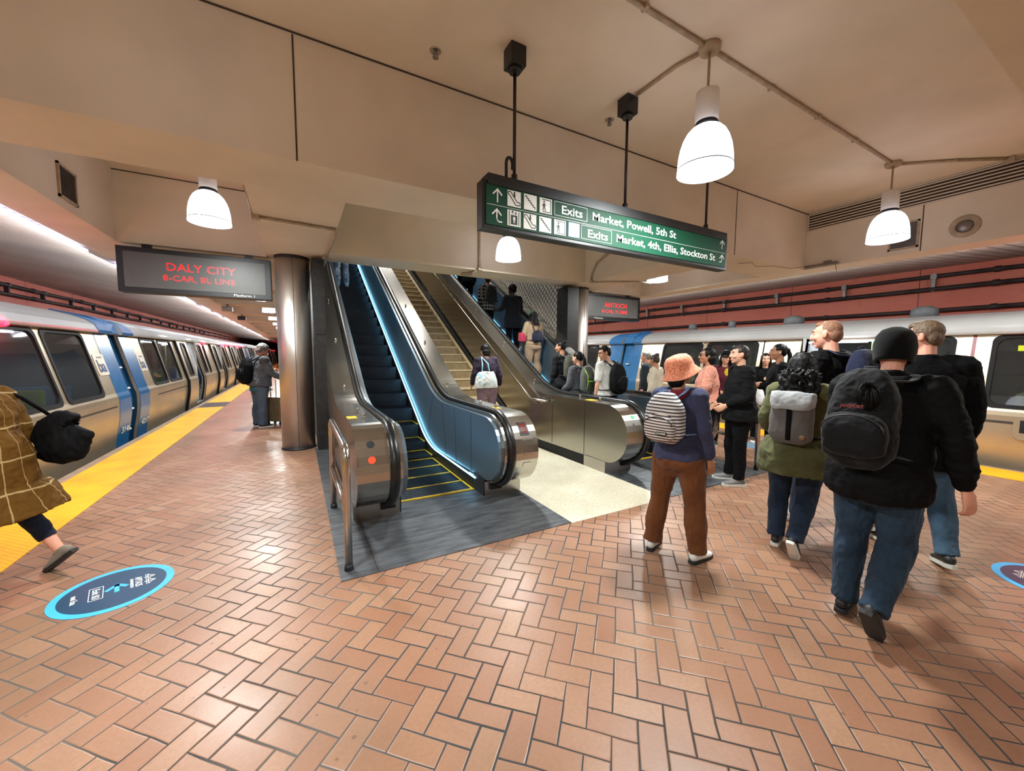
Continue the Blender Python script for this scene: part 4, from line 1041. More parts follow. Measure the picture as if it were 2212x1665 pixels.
def limb(bm, stations, ref, n=14, dome=True, sq=1.0):
    """stations: (x,y,z, a, b): a = radius along ref (sideways), b = across; smooth tapered closed volume"""
    st = smoothpath(stations, 3)
    P = [Vector(s[:3]) for s in st]; rings = []
    def ring(c, t, a, b):
        x = Vector(ref)-t*t.dot(Vector(ref))
        if x.length < 1e-4: x = Vector((0, 1, 0))-t*t.y
        x.normalize(); y = t.cross(x); vs = []
        for k in range(n):
            cs, sn = math.cos(2*PI*k/n), math.sin(2*PI*k/n)
            if sq != 1.0: cs = math.copysign(abs(cs)**sq, cs); sn = math.copysign(abs(sn)**sq, sn)
            vs.append(bm.verts.new(c+x*cs*a+y*sn*b))
        return vs
    T = []
    for i in range(len(P)):
        t = P[min(i+1, len(P)-1)]-P[max(i-1, 0)]; T.append(t.normalized() if t.length > 1e-9 else Vector((0, 0, 1)))
    if dome:
        m = min(st[0][3], st[0][4])
        for f in (.25, .7): rings.append(ring(P[0]-T[0]*m*(math.cos(math.asin(f)))*.8, T[0], st[0][3]*f, st[0][4]*f))
    for i in range(len(P)): rings.append(ring(P[i], T[i], st[i][3], st[i][4]))
    if dome:
        m = min(st[-1][3], st[-1][4])
        for f in (.7, .25): rings.append(ring(P[-1]+T[-1]*m*(math.cos(math.asin(f)))*.8, T[-1], st[-1][3]*f, st[-1][4]*f))
    for a, b in zip(rings, rings[1:]):
        for k in range(n): bm.faces.new((a[k], a[(k+1) % n], b[(k+1) % n], b[k]))
    bm.faces.new(rings[0][::-1]); bm.faces.new(rings[-1])
def ellip(bm, c, r, rot=None, n=16):
    q = bmesh.ops.create_uvsphere(bm, u_segments=n, v_segments=n*2//3, radius=1.0)
    Mx = Matrix.Translation(Vector(c)) @ (rot if rot is not None else Matrix.Identity(4)) @ Matrix.Diagonal((r[0], r[1], r[2], 1))
    for v in q['verts']: v.co = Mx @ v.co
def remesh(bm, vox, smooth=3, name='m', noise_a=0.0, noise_s=(1, 1, 1), seed=0.0, ad=0.0):
    """fuse overlapping volumes into one continuous skin"""
    bmesh.ops.recalc_face_normals(bm, faces=bm.faces)
    me = bpy.data.meshes.new(name); bm.to_mesh(me); bm.free()
    ob = bpy.data.objects.new(name, me); COL.objects.link(ob)
    md = ob.modifiers.new('r', 'REMESH'); md.mode = 'VOXEL'; md.voxel_size = vox; md.adaptivity = ad
    if smooth:
        sm = ob.modifiers.new('s', 'SMOOTH'); sm.factor = .5; sm.iterations = smooth
    bpy.context.view_layer.update()
    dg = bpy.context.evaluated_depsgraph_get()
    out = bpy.data.meshes.new_from_object(ob.evaluated_get(dg)); out.name = name
    bpy.data.objects.remove(ob); bpy.data.meshes.remove(me)
    if noise_a:
        s = Vector(noise_s); o = Vector((seed*3.1, seed*1.7, seed))
        nv = [v.normal.copy() for v in out.vertices]
        for v, nn in zip(out.vertices, nv):
            p = Vector((v.co.x*s.x, v.co.y*s.y, v.co.z*s.z))+o
            d = noise.noise(p)*1.0+(.5-abs(noise.noise(p*2.1+Vector((5, 5, 5)))))*.9
            v.co += nn*d*noise_a
    for p in out.polygons: p.use_smooth = True
    return out
def addmesh(name, me, mat, parent, label=None):
    me.materials.clear()
    for m in (mat if isinstance(mat, (list, tuple)) else [mat]): me.materials.append(m)
    o = bpy.data.objects.new(name, me); COL.objects.link(o); o.parent = parent; WM[o.name] = WM[parent.name]
    if label: o['label'] = label
    return o
V = Vector
class Person:
    """local frame: x to the person's right, y forward, z up; the empty stands on the ground between the feet"""
    def __init__(s, label, loc, face, H=1.7, w=1.0, lean=0.0, side=0.0, legs=None, arms=None, head=(0, 0), skinc='light', seed=0,
                 vox=.008, female=False, z0=None, belly=0.0, roll=0.0):
        s.k = H/1.75; k = s.k; s.w = w; s.seed = seed; s.vox = vox; s.female = female; s.belly = belly
        s.o = thing('person', label, 'person', loc, face)
        s.sk = skin(skinc, {'light': (214, 160, 132), 'tan': (178, 124, 94), 'brown': (112, 72, 52), 'pink': (222, 156, 132), 'dark': (62, 42, 34)}[skinc])
        if legs is None: legs = {}
        # leg spec: thigh dir, shin dir, foot pitch (deg, toes down positive), foot yaw
        dl = dict(L=((-.04, .0, -1), (-.02, -.03, -1), 0, 8), R=((.04, .0, -1), (.02, -.03, -1), 0, -8)); dl.update(legs)
        J = {}
        tl, sl_ = .43*k, .405*k
        best = 0
        for S, sg in (('L', -1), ('R', 1)):
            th = V(dl[S][0]).normalized(); sh = V(dl[S][1]).normalized()
            J['hip'+S] = V((sg*.088*k*(1.08 if female else 1)*(w**.5), 0, 0)); J['knee'+S] = J['hip'+S]+th*tl; J['ank'+S] = J['knee'+S]+sh*sl_
            fp = math.radians(dl[S][2]); fy = math.radians(dl[S][3])
            fd = V((-math.sin(fy)*math.cos(fp), math.cos(fy)*math.cos(fp), -math.sin(fp)))
            fu = fd.cross(V((0, 0, 1)).cross(fd)).normalized()*1.0
            J['fd'+S] = fd; J['fu'+S] = fu
            a = J['ank'+S]; heel = a-fd*.06*k-fu*.085*k; toe = a+fd*.18*k-fu*.085*k
            best = min(best, heel.z, toe.z)
        zo = -best
        for q in list(J):
            if q[:2] in ('hi', 'kn', 'an'): J[q] = J[q]+V((0, 0, zo))
        pel = V((0, 0, zo)); s.pel = pel
        R = Matrix.Rotation(-math.radians(lean), 3, 'X') @ Matrix.Rotation(math.radians(side), 3, 'Y')
        s.R = R; s.R4 = R.to_4x4()
        def T(x, y, z): return pel+R @ V((x*k, y*k, z*k))
        s.T = T
        Rh = R @ Matrix.Rotation(math.radians(head[0]), 3, 'Z') @ Matrix.Rotation(-math.radians(head[1]), 3, 'X') if lean < 5 else Matrix.Rotation(-math.radians(lean*.5), 3, 'X') @ Matrix.Rotation(math.radians(head[0]), 3, 'Z') @ Matrix.Rotation(-math.radians(head[1]), 3, 'X')
        s.Rh = Rh
        J['neck'] = T(0, -.01, .56); J['headb'] = T(0, .005, .60)
        s.hc = J['headb']+Rh @ V((0, .018*k, .115*k))         # head centre
        def Hd(x, y, z): return s.hc+Rh @ V((x*k, y*k, z*k))
        s.Hd = Hd
        shw = (.165 if female else .185)*(w**.4)
        da = dict(L=((-.18, .0, -1), (-.08, .16, -1), 0), R=((.18, .0, -1), (.08, .16, -1), 0)); da.update(arms or {})
        for S, sg in (('L', -1), ('R', 1)):
            ua = R @ V(da[S][0]).normalized(); fa = R @ V(da[S][1]).normalized()
            J['sh'+S] = T(sg*shw, -.01, .50); J['el'+S] = J['sh'+S]+ua*.285*k; J['wr'+S] = J['el'+S]+fa*.245*k; J['ua'+S] = ua; J['fa'+S] = fa
            J['roll'+S] = da[S][2] if len(da[S]) > 2 else 0
        s.J = J; s.shw = shw
        s.body()
    def hand(s, bm, S):
        J, k = s.J, s.k; sg = -1 if S == 'L' else 1
        d = J['fa'+S]; w = J['wr'+S]
        # palm faces the thigh (inward, -sg x), rolled by roll degrees about the forearm
        inn = V((-sg, 0, 0)); inn = (inn-d*d.dot(inn)).normalized()
        inn = Matrix.Rotation(math.radians(J['roll'+S]), 3, d) @ inn
        fw = d.cross(inn).normalized()
        if fw.dot(V((0, 1, 0))) < 0 and abs(J['roll'+S]) < 60: fw = -fw
        limb(bm, [tuple(w-d*.01*k)+(.027*k, .02*k), tuple(w+d*.03*k)+(.034*k, .018*k), tuple(w+d*.075*k)+(.042*k, .015*k), tuple(w+d*.09*k)+(.04*k, .013*k)], fw, 10)
        for i, (off, L) in enumerate(((.031, .078), (.0105, .086), (-.0105, .08), (-.031, .064))):
            b = w+d*.088*k+fw*off*k; r = .0088*k
            p1 = b+d*L*.38*k+inn*.006*k; d2 = (d*.8+inn*(.45+.1*i)).normalized(); p2 = p1+d2*L*.34*k; d3 = (d*.35+inn*.9).normalized(); p3 = p2+d3*L*.26*k
            st = [b-d*.02*k, b, p1, p2, p3]
            limb(bm, [tuple(p)+(r*q, r*q) for p, q in zip(st, (1, 1.02, 1, .92, .8))], fw, 8)
        tb = w+d*.03*k+fw*.028*k; t1 = tb+(d*.6+fw*.6+inn*.35).normalized()*.035*k; t2 = t1+(d*.85+fw*.15+inn*.35).normalized()*.032*k; t3 = t2+(d*.9+inn*.3).normalized()*.02*k
        limb(bm, [tuple(tb-fw*.012*k)+(.014*k, .013*k), tuple(t1)+(.012*k, .011*k), tuple(t2)+(.0105*k, .01*k), tuple(t3)+(.008*k, .008*k)], fw, 8)
    def body(s):
        J, k, w, T, Hd = s.J, s.k, s.w, s.T, s.Hd
        bm = bmesh.new(); X = s.R @ V((1, 0, 0))
        # torso
        limb(bm, [tuple(T(0, -.005, -.07))+(.11*k*w, .085*k*w), tuple(T(0, -.01, .02))+(.145*k*w, .1*k*w), tuple(T(0, .0, .16))+(.125*k*w, .085*k*w),
                  tuple(T(0, 0, .33))+(.14*k*w, .095*k*w), tuple(T(0, -.01, .45))+(.15*k*w, .09*k*w), tuple(T(0, -.015, .51))+(.1*k, .06*k)], X, 16)
        # neck + head
        limb(bm, [tuple(T(0, -.02, .48))+(.06*k, .055*k), tuple(J['neck'])+(.052*k, .052*k), tuple(Hd(0, -.02, -.06))+(.052*k, .055*k)], X, 12)
        RH = s.Rh.to_4x4()
        ellip(bm, Hd(0, -.012, .03), (.074*k, .094*k, .088*k), RH); ellip(bm, Hd(0, .018, -.02), (.066*k, .076*k, .088*k), RH)
        ellip(bm, Hd(0, .03, -.066), (.048*k, .052*k, .045*k), RH); ellip(bm, Hd(0, .068, -.096), (.022*k, .018*k, .016*k), RH)     # jaw, chin
        ellip(bm, Hd(0, .086, .032), (.05*k, .012*k, .014*k), RH)                                                              # brow
        for sg in (-1, 1):
            ellip(bm, Hd(sg*.038, .068, -.026), (.024*k, .022*k, .024*k), RH)
            ellip(bm, Hd(sg*.0765, -.005, -.004), (.009*k, .019*k, .031*k), s.Rh.to_4x4() @ Matrix.Rotation(sg*.25, 4, 'Z'))       # ears
        limb(bm, [tuple(Hd(0, .09, .022))+(.008*k, .01*k), tuple(Hd(0, .102, -.008))+(.01*k, .013*k), tuple(Hd(0, .108, -.03))+(.016*k, .013*k)], X, 8)
        ellip(bm, Hd(0, .086, -.062), (.024*k, .012*k, .007*k), RH); ellip(bm, Hd(0, .084, -.074), (.02*k, .012*k, .007*k), RH)     # lips
        for S in 'LR':
            sh, el, wr = J['sh'+S], J['el'+S], J['wr'+S]
            a = w**.5
            limb(bm, [tuple(sh-J['ua'+S]*.01)+(.05*k*a, .05*k*a), tuple(sh.lerp(el, .4))+(.046*k*a, .046*k*a), tuple(el)+(.037*k*a, .038*k*a),
                      tuple(el.lerp(wr, .3))+(.039*k*a, .038*k*a), tuple(wr)+(.026*k, .021*k)], X, 12)
            s.hand(bm, S)
            hp, kn, an = J['hip'+S], J['knee'+S], J['ank'+S]
            limb(bm, [tuple(hp+V((0, 0, .03)))+(.075*k*a, .085*k*a), tuple(hp.lerp(kn, .4))+(.066*k*a, .072*k*a), tuple(kn)+(.05*k, .053*k),
                      tuple(kn.lerp(an, .35)+V((0, -.008, 0)))+(.05*k, .052*k), tuple(an)+(.033*k, .036*k)], X, 12)
            fd, fu = J['fd'+S], J['fu'+S]
            limb(bm, [tuple(an-fd*.03*k-fu*.03*k)+(.03*k, .04*k), tuple(an+fd*.06*k-fu*.045*k)+(.036*k, .03*k), tuple(an+fd*.14*k-fu*.062*k)+(.036*k, .018*k)], V((1, 0, 0)), 10)
        me = remesh(bm, s.vox, 2, 'body')
        addmesh('body', me, s.sk, s.o)
    def face(s, iris=(50, 34, 24), brow=(30, 22, 18), lips=(168, 92, 84)):
        Hd, k = s.Hd, s.k
        for sg in (-1, 1):
            mb = MB(); mb.ell(Hd(sg*.031, .084, .012), (.0125*k, .008*k, .0065*k), 10, m=None, rot=s.Rh.to_euler()); e = mb.build('eye', M('eye_white', (214, 206, 198), .2, var=.02), s.o, world=False)
            mb = MB(); mb.ell(Hd(sg*.031, .0905, .012), (.0055*k, .003*k, .0058*k), 8); mb.build('iris', M('iris_brown', iris, .1), e, world=False)
            mb = MB(); mb.tube([Hd(sg*.014, .094, .03), Hd(sg*.03, .095, .036), Hd(sg*.05, .085, .03)], .0034*k, 6); mb.build('eyebrow', M('brow_dark', brow, .8), s.o, world=False)
        mb = MB(); mb.tube([Hd(-.021, .09, -.066), Hd(-.008, .0975, -.063), Hd(0, .098, -.0645), Hd(.008, .0975, -.063), Hd(.021, .09, -.066)], [.002*k, .0045*k, .0045*k, .0045*k, .002*k], 8)
        mb.tube([Hd(-.018, .09, -.07), Hd(0, .0965, -.073), Hd(.018, .09, -.07)], [.002*k, .0052*k, .002*k], 8); mb.build('lips', M('lips_rose', lips, .4), s.o, world=False)
    def glasses(s, lens=None):
        Hd, k = s.Hd, s.k; mb = MB()
        for sg in (-1, 1):
            mb.tube([Hd(sg*.034+.024*math.cos(a*PI/8), .1, .012+.018*math.sin(a*PI/8)) for a in range(17)], .0018*k, 6)
            mb.tube([Hd(sg*.058, .1, .016), Hd(sg*.078, .06, .016), Hd(sg*.08, -.01, .012)], .002*k, 6)
        mb.tube([Hd(-.01, .103, .014), Hd(.01, .103, .014)], .0018*k, 6)
        g = mb.build('glasses', BLACK, s.o, world=False)
        if lens:
            for sg in (-1, 1):
                mb = MB(); mb.ell(Hd(sg*.034, .1, .012), (.024*k, .004*k, .018*k), 12); mb.build('lens', lens, g, world=False)
    def pants(s, mat, flare=1.0, low=0.0, rise=.06, wide=1.0, name='trousers', amp=.006, hips=1.0):
        J, k, w, T = s.J, s.k, s.w, s.T; X = V((1, 0, 0)); bm = bmesh.new(); a = (w**.5)*wide
        f = 1.14*hips if s.female else 1.0
        limb(bm, [tuple(T(0, 0, rise+.05))+(.135*k*w, .1*k*w), tuple(s.pel+V((0, -.01, .02)))+(.16*k*w*f, .118*k*w*hips), tuple(s.pel+V((0, -.015*f, -.05*k)))+(.165*k*w*f, .125*k*w*f*hips), tuple(s.pel+V((0, -.01, -.11*k)))+(.13*k*w, .1*k*w)], X, 18, sq=.9)
        for S in 'LR':
            hp, kn, an, fd = J['hip'+S], J['knee'+S], J['ank'+S], J['fd'+S]
            sd = (an-kn).normalized(); en = an-sd*(.0+low)*k
            limb(bm, [tuple(hp+V((0, -.008, .0)))+(.098*k*a*f**.5, .112*k*a), tuple(hp.lerp(kn, .35))+(.09*k*a*f**.4, .097*k*a), tuple(hp.lerp(kn, .75))+(.074*k*a, .078*k*a), tuple(kn)+(.067*k*a, .07*k*a),
                      tuple(kn.lerp(an, .4)+V((0, -.01, 0)))+(.064*k*a*flare, .068*k*a*flare), tuple(kn.lerp(en, .85))+(.056*k*a*flare, .06*k*a*flare), tuple(en+sd*.03*k)+(.056*k*a*flare, .064*k*a*flare)], X, 16, dome=False)
        me = remesh(bm, max(.009, s.vox*1.2), 2, name, amp, (13, 13, 7), s.seed+1)
        return addmesh(name, me, mat, s.o)
    def top(s, mat, hem=-.06, sleeve=1.0, thick=1.0, neck=True, name='jacket', amp=.007, hood=False, hemflare=1.0, cuff=0.0, collar=0.0, hoodmat=None, back=0.0):
        """hem: height of the lower edge relative to the pelvis (model units); sleeve 1 = to the wrist, .4 = short"""
        J, k, w, T = s.J, s.k, s.w, s.T; X = s.R @ V((1, 0, 0)); bm = bmesh.new(); t = thick
        b = s.belly; f = s.female
        fh = 1.13 if f and hem < -.05 else 1.0
        st = [tuple(T(0, 0, hem))+((.165*w+.012)*fh*k*hemflare*t, (.13*w+b*.4+.01)*k*hemflare*t),
              tuple(T(0, 0, min(0.06, hem+.1)))+((.162*w+.008)*(1+(fh-1)*.6)*k*t*(1+(hemflare-1)*.6), (.122*w+b*.7+.01)*k*t)]
        if hem < -.25: st.insert(1, tuple(T(0, 0, hem*.5))+((.17*w+.012)*fh*k*t*(1+(hemflare-1)*.5), (.13*w+.01)*k*t))
        st += [tuple(T(0, b*.35, .17))+((.143 if f else .158)*w*k*t+.008, (.106*w+b)*k*t+.006),
               tuple(T(0, .004 if f else 0, .33))+(.165*w*k*t+.008, (.12 if f else .112)*w*k*t+.006),
               tuple(T(0, -.01-back, .44))+(.178*w**.6*k*t+.008, (.108*k+back)*t+.004), tuple(T(0, -.012, .51))+(.135*k*t, .085*k*t), tuple(T(0, -.012, .545))+(.075*k*t, .07*k*t)]
        limb(bm, st, X, 22, dome=False, sq=.86)
        if hem < -.05 and hemflare < 1.2:
            pr = s.pel; g = f and 1.13 or 1.0
            limb(bm, [tuple(pr+V((0, -.005, .08*k)))+(.165*w*k*g*t, .125*w*k*t), tuple(pr+V((0, -.016, -.04*k)))+((.168*w*k*g+.018)*t*(1+(hemflare-1)*.4), (.132*w*k*g+.018)*t*(1+(hemflare-1)*.4)),
                      tuple(s.R @ V((0, 0, 0))+pr+V((0, -.01, hem*k)))+((.165*w*k*g+.014)*t*hemflare, (.13*w*k*g+.014)*t*hemflare)], V((1, 0, 0)), 22, dome=False, sq=.86)
        if hemflare >= 1.2:
            pr = s.pel
            limb(bm, [tuple(pr+V((0, .0, .16*k)))+(.155*w*k*t, .12*w*k*t), tuple(pr+V((0, -.01, .0*k)))+(.18*w*k*t, .14*w*k*t), tuple(pr+V((0, .0, -.2*k)))+(.2*w*k*t, .16*w*k*t)], V((1, 0, 0)), 22, sq=.9)
        if collar: limb(bm, [tuple(T(0, -.012, .51))+(.075*k*t, .07*k*t), tuple(T(0, -.012, .55+collar))+(.068*k*t, .068*k*t)], X, 16, dome=False)
        for S in 'LR':
            sh, el, wr, ua, fa = J['sh'+S], J['el'+S], J['wr'+S], J['ua'+S], J['fa'+S]; a = w**.5*t
            if sleeve >= .95:
                limb(bm, [tuple(sh-ua*.012*k)+(.07*k*a, .074*k*a), tuple(sh.lerp(el, .35))+(.063*k*a, .066*k*a), tuple(el)+(.054*k*a, .056*k*a), tuple(el.lerp(wr, .45))+(.05*k*a, .051*k*a), tuple(wr-fa*(.03-cuff)*k)+(.038*k*t, .038*k*t)], X, 14)
            else:
                e2 = sh.lerp(el, sleeve/.5 if sleeve < .5 else 1.0)
                limb(bm, [tuple(sh-ua*.012*k)+(.07*k*a, .072*k*a), tuple(sh.lerp(e2, .5))+(.064*k*a, .066*k*a), tuple(e2)+(.06*k*a, .062*k*a)], X, 14)
            limb(bm, [tuple(T((-1 if S == 'L' else 1)*.07, -.012, .53))+(.04*k*t, .05*k*t), tuple(sh+V((0, 0, .008)))+(.05*k*t, .062*k*t)], V((0, 1, 0)), 12)
        me = remesh(bm, max(.009, s.vox*1.2), 3, name, amp, (9, 9, 13), s.seed)
        o = addmesh(name, me, mat, s.o)
        if hood:
            bm = bmesh.new()
            pts = [T(math.cos(q)*.1, -.045+math.sin(q)*.065, .545+.012*math.sin(q)) for q in [PI*(-1.15+1.3*i/10) for i in range(11)]]
            limb(bm, [tuple(p)+(.03*k, .026*k) for p in pts], V((0, 0, 1)), 10)
            limb(bm, [tuple(T(-.07, -.1, .52))+(.035*k, .045*k), tuple(T(0, -.13, .49))+(.04*k, .06*k), tuple(T(.07, -.1, .52))+(.035*k, .045*k)], V((0, 1, 0)), 12)
            me = remesh(bm, .009, 3, 'hood', .004, (14, 14, 14), s.seed+3); addmesh('hood', me, hoodmat or mat, s.o)
        return o
    def shoes(s, mat, solemat, hi=0.0, style='sneaker', stripes=None):
        for S in 'LR':
            an, fd, fu, k = s.J['ank'+S], s.J['fd'+S], s.J['fu'+S], s.k
            sdv = fd.cross(fu).normalized()
            def P(a, h, l=0.0): return an+fd*a*k+fu*(h-.085)*k+sdv*l*k
            bm = bmesh.new()
            limb(bm, [tuple(P(-.055, .05))+(.034*k, .036*k), tuple(P(0, .055))+(.037*k, .044*k), tuple(P(.06, .045))+(.041*k, .036*k), tuple(P(.13, .036))+(.045*k, .025*k), tuple(P(.175, .032))+(.036*k, .018*k)], sdv, 14)
            limb(bm, [tuple(P(-.015, .05))+(.036*k, .045*k), tuple(P(-.012, .095+hi))+(.036*k, .042*k)], sdv, 12, dome=False)
            me = remesh(bm, .008, 2, 'shoe'); sh = addmesh('shoe', me, mat, s.o)
            prof = [(-.092, 0), (-.085, .028), (-.05, .036), (.02, .038), (.09, .04), (.15, .04), (.195, .026), (.207, 0), (.195, -.026), (.15, -.042), (.09, -.04), (.02, -.034), (-.05, -.034), (-.085, -.028)]
            mb = MB(); A = [mb.bm.verts.new(P(a, 0, l)) for a, l in prof]; B = [mb.bm.verts.new(P(a, .026+(.004 if a > .18 else 0), l*1.02)) for a, l in prof]
            for i in range(len(A)): mb.bm.faces.new((A[i], A[(i+1) % len(A)], B[(i+1) % len(A)], B[i]))
            mb.bm.faces.new(A[::-1]); mb.bm.faces.new(B); mb.build('sole', solemat, sh, world=False)
            if style == 'sneaker':
                mb = MB()
                for q in range(4): mb.tube([P(.045+.022*q, .083-.012*q, -.02), P(.05+.022*q, .09-.0125*q, 0), P(.045+.022*q, .083-.012*q, .02)], .003*k, 6)
                mb.build('laces', stripes or solemat, sh, world=False)
    # ---- hair and hats
    def hair(s, mat, style='short', amp=.004, L=.25):
        Hd, k = s.Hd, s.k; RH = s.Rh.to_4x4(); bm = bmesh.new()
        e = lambda c, r, rt=None: ellip(bm, Hd(*c), tuple(q*k for q in r), RH if rt is None else RH @ rt)
        if style in ('short', 'crop'):
            g = .0 if style == 'short' else -.006
            e((0, -.018, .037), (.08+g, .096+g, .087+g)); e((0, -.058, -.005), (.073+g, .05, .07)); e((0, .03, .084), (.058+g, .05, .034+g))
        elif style == 'curlyshort':
            e((0, -.02, .05), (.1, .11, .105)); e((0, -.06, 0), (.09, .06, .08))
        elif style == 'bun':
            e((0, -.022, .038), (.083, .098, .088)); e((0, -.065, 0), (.074, .045, .07)); e((0, -.085, .1), (.048, .045, .042))
        elif style == 'ponytail':
            e((0, -.022, .036), (.082, .098, .088)); e((0, -.065, 0), (.074, .045, .065)); e((0, -.12, .03), (.032, .03, .032))
            limb(bm, [tuple(Hd(0, -.12, .03))+(.026*k, .022*k), tuple(Hd(0, -.15, -.06))+(.036*k, .026*k), tuple(Hd(0, -.135, -.06-L*.6))+(.038*k, .025*k), tuple(Hd(0, -.125, -.06-L))+(.012*k, .01*k)], V((1, 0, 0)), 12)
        elif style == 'bob':
            e((0, -.022, .03), (.09, .102, .096)); e((0, -.05, -.04), (.09, .07, .08)); e((0, -.055, -.09), (.078, .055, .05))
        elif style == 'long':
            e((0, -.022, .034), (.088, .1, .094))
            limb(bm, [tuple(Hd(0, -.055, .03))+(.085*k, .055*k), tuple(Hd(0, -.07, -.07))+(.092*k, .055*k), tuple(Hd(0, -.1, -.15))+(.11*k, .045*k), tuple(Hd(0, -.115, -.1-L))+(.1*k, .03*k)], s.Rh @ V((1, 0, 0)), 18)
            for sg in (-1, 1): limb(bm, [tuple(Hd(sg*.072, .02, .03))+(.014*k, .03*k), tuple(Hd(sg*.083, .01, -.06))+(.016*k, .032*k), tuple(Hd(sg*.09, .0, -.08-L*.5))+(.018*k, .03*k)], V((1, 0, 0)), 10)
        elif style == 'curlylong':
            e((0, -.02, .038), (.09, .102, .092)); rn = random.Random(s.seed+5)
            limb(bm, [tuple(Hd(0, -.055, .03))+(.095*k, .065*k), tuple(Hd(0, -.07, -.07))+(.105*k, .07*k), tuple(Hd(0, -.085, -.16))+(.135*k, .07*k), tuple(Hd(0, -.09, -.08-L))+(.14*k, .05*k)], s.Rh @ V((1, 0, 0)), 18)
            for i in range(90):
                q = rn.uniform(-1, 1); x = q*.15; y = -.11-.06*(1-q*q)+rn.uniform(-.02, .03); z = rn.uniform(-.1, -.02); ln = L*rn.uniform(.65, 1.15); ph = rn.uniform(0, 6); rr = rn.uniform(.007, .012)
                limb(bm, [tuple(Hd(x+.012*math.cos(ph+t*2.4), y+.012*math.sin(ph+t*2.4), z-ln*t/5))+(rr*k, rr*k) for t in range(6)], V((1, 0, 0)), 7)
            for i in range(80):
                q = rn.uniform(PI*.93, 2.07*PI)
                limb(bm, [tuple(Hd(.09*math.cos(q)*c_, -.02+.1*math.sin(q)*c_, .12-.045*t+.0))+(.01*k, .01*k) for t, c_ in ((0, .45), (1, .86), (2, 1.04+rn.uniform(-.05, .03)), (3, 1.08+rn.uniform(-.05, .06)), (4.2, 1.16+rn.uniform(-.06, .1)), (5.4, 1.2+rn.uniform(-.1, .1)))], V((1, 0, 0)), 7)
        v = max(.006, s.vox*.8)
        me = remesh(bm, v, 1 if 'curly' in style else 2, 'hair', amp, (60, 60, 14) if 'curly' not in style else (34, 34, 34), s.seed)
        # keep the face clear: drop hair in front of the hairline
        b2 = bmesh.new(); b2.from_mesh(me); inv = s.Rh.inverted(); kill = []
        for vtx in b2.verts:
            q = (inv @ (vtx.co-s.hc))/k
            if q.y > .045 and q.z < .075-(.0 if abs(q.x) > .04 else .01) and abs(q.x) < .062+ (.02 if style in ('short', 'crop', 'ponytail', 'bun') else 0): kill.append(vtx)
            elif style in ('short', 'crop', 'ponytail', 'bun') and q.y > -.02 and q.z < .02: kill.append(vtx)
        bmesh.ops.delete(b2, geom=kill, context='VERTS'); b2.to_mesh(me); b2.free()
        return addmesh('hair', me, mat, s.o)
    def lathehat(s, prof, mat, name, tilt=0.0, off=(0, 0, 0), sy=1.15, n=32, amp=0.0, seed=0):
        Hd, k = s.Hd, s.k; bm = bmesh.new(); rings = []
        RT = s.Rh @ Matrix.Rotation(tilt, 3, 'X')
        for r, z in prof:
            rings.append([bm.verts.new(Hd(*off)+RT @ V((r*k*math.cos(2*PI*i/n), r*sy*k*math.sin(2*PI*i/n), z*k+amp*math.sin(i*2*PI/n*3+seed)*(1 if z < .03 else .0)))) for i in range(n)])
        for a, b in zip(rings, rings[1:]):
            for i in range(n): bm.faces.new((a[i], a[(i+1) % n], b[(i+1) % n], b[i])).smooth = True
        bmesh.ops.recalc_face_normals(bm, faces=bm.faces)
        me = bpy.data.meshes.new(name); bm.to_mesh(me); bm.free()
        for p in me.polygons: p.use_smooth = True
        return addmesh(name, me, mat, s.o)
    def bucket(s, mat, tilt=0.0):
        return s.lathehat([(.001, .15), (.04, .147), (.078, .135), (.1, .105), (.109, .065), (.112, .03), (.128, .002), (.15, -.03), (.152, -.034), (.149, -.036), (.124, -.004), (.104, .024), (.095, .09), (.04, .137), (.001, .142)], mat, 'bucket_hat', tilt, amp=.006)
    def beanie(s, mat):
        return s.lathehat([(.001, .152), (.035, .15), (.068, .132), (.09, .095), (.098, .045), (.097, .0), (.091, -.04), (.084, -.06), (.074, -.058), (.08, -.03)], mat, 'beanie', -.16, (0, -.012, .0), 1.1)
    def cap(s, mat, bk=False):
        h = s.lathehat([(.001, .14), (.04, .137), (.068, .12), (.085, .08), (.09, .035), (.088, .03), (.08, .07), (.05, .12), (.001, .13)], mat, 'cap', 0, (0, -.01, 0), 1.12)
        mb = MB(); k = s.k; A = []; B = []
        for i in range(9):
            a = PI*(.12+.76*i/8); A.append(s.Hd(.086*math.cos(a), -.01+.098*math.sin(a), .042)); B.append(s.Hd(.08*math.cos(a), .03+.135*math.sin(a), .028-.0*i))
        va = [mb.bm.verts.new(p) for p in A]; vb = [mb.bm.verts.new(p) for p in B]; vc = [mb.bm.verts.new(p+V((0, 0, -.006))) for p in A]; vd = [mb.bm.verts.new(p+V((0, 0, -.006))) for p in B]
        for i in range(8): mb.bm.faces.new((va[i], va[i+1], vb[i+1], vb[i])); mb.bm.faces.new((vc[i], vd[i], vd[i+1], vc[i+1])); mb.bm.faces.new((vb[i], vb[i+1], vd[i+1], vd[i]))
        mb.build('peak', mat, h, world=False); return h
    # ---- bags
    def backpack(s, label, mat, w=.3, h=.44, d=.15, z=.2, pocket=None, strapmat=None, top=.85, yoff=0.0, tilt=0.0, x=0.0, sq=.62, amp=.004, name='backpack', frontstraps=True):
        """worn on the back: own top-level thing in the same frame as the wearer"""
        k = s.k; P = thing(name, label, 'backpack', tuple(s.o.location), s.o.rotation_euler[2]); s.pk = P
        strapmat = strapmat or mat; back = .13*s.w+.01+yoff
        Rt = Matrix.Rotation(math.radians(tilt), 3, 'X')
        def B(a, b, c): q = Rt @ V((0, -b, c)); return s.T(x+a, -back+q.y, z+h/2+q.z)     # a across, b outwards, c up from middle
        s.B = B; X = s.R @ V((1, 0, 0)); bm = bmesh.new()
        hh = h/2
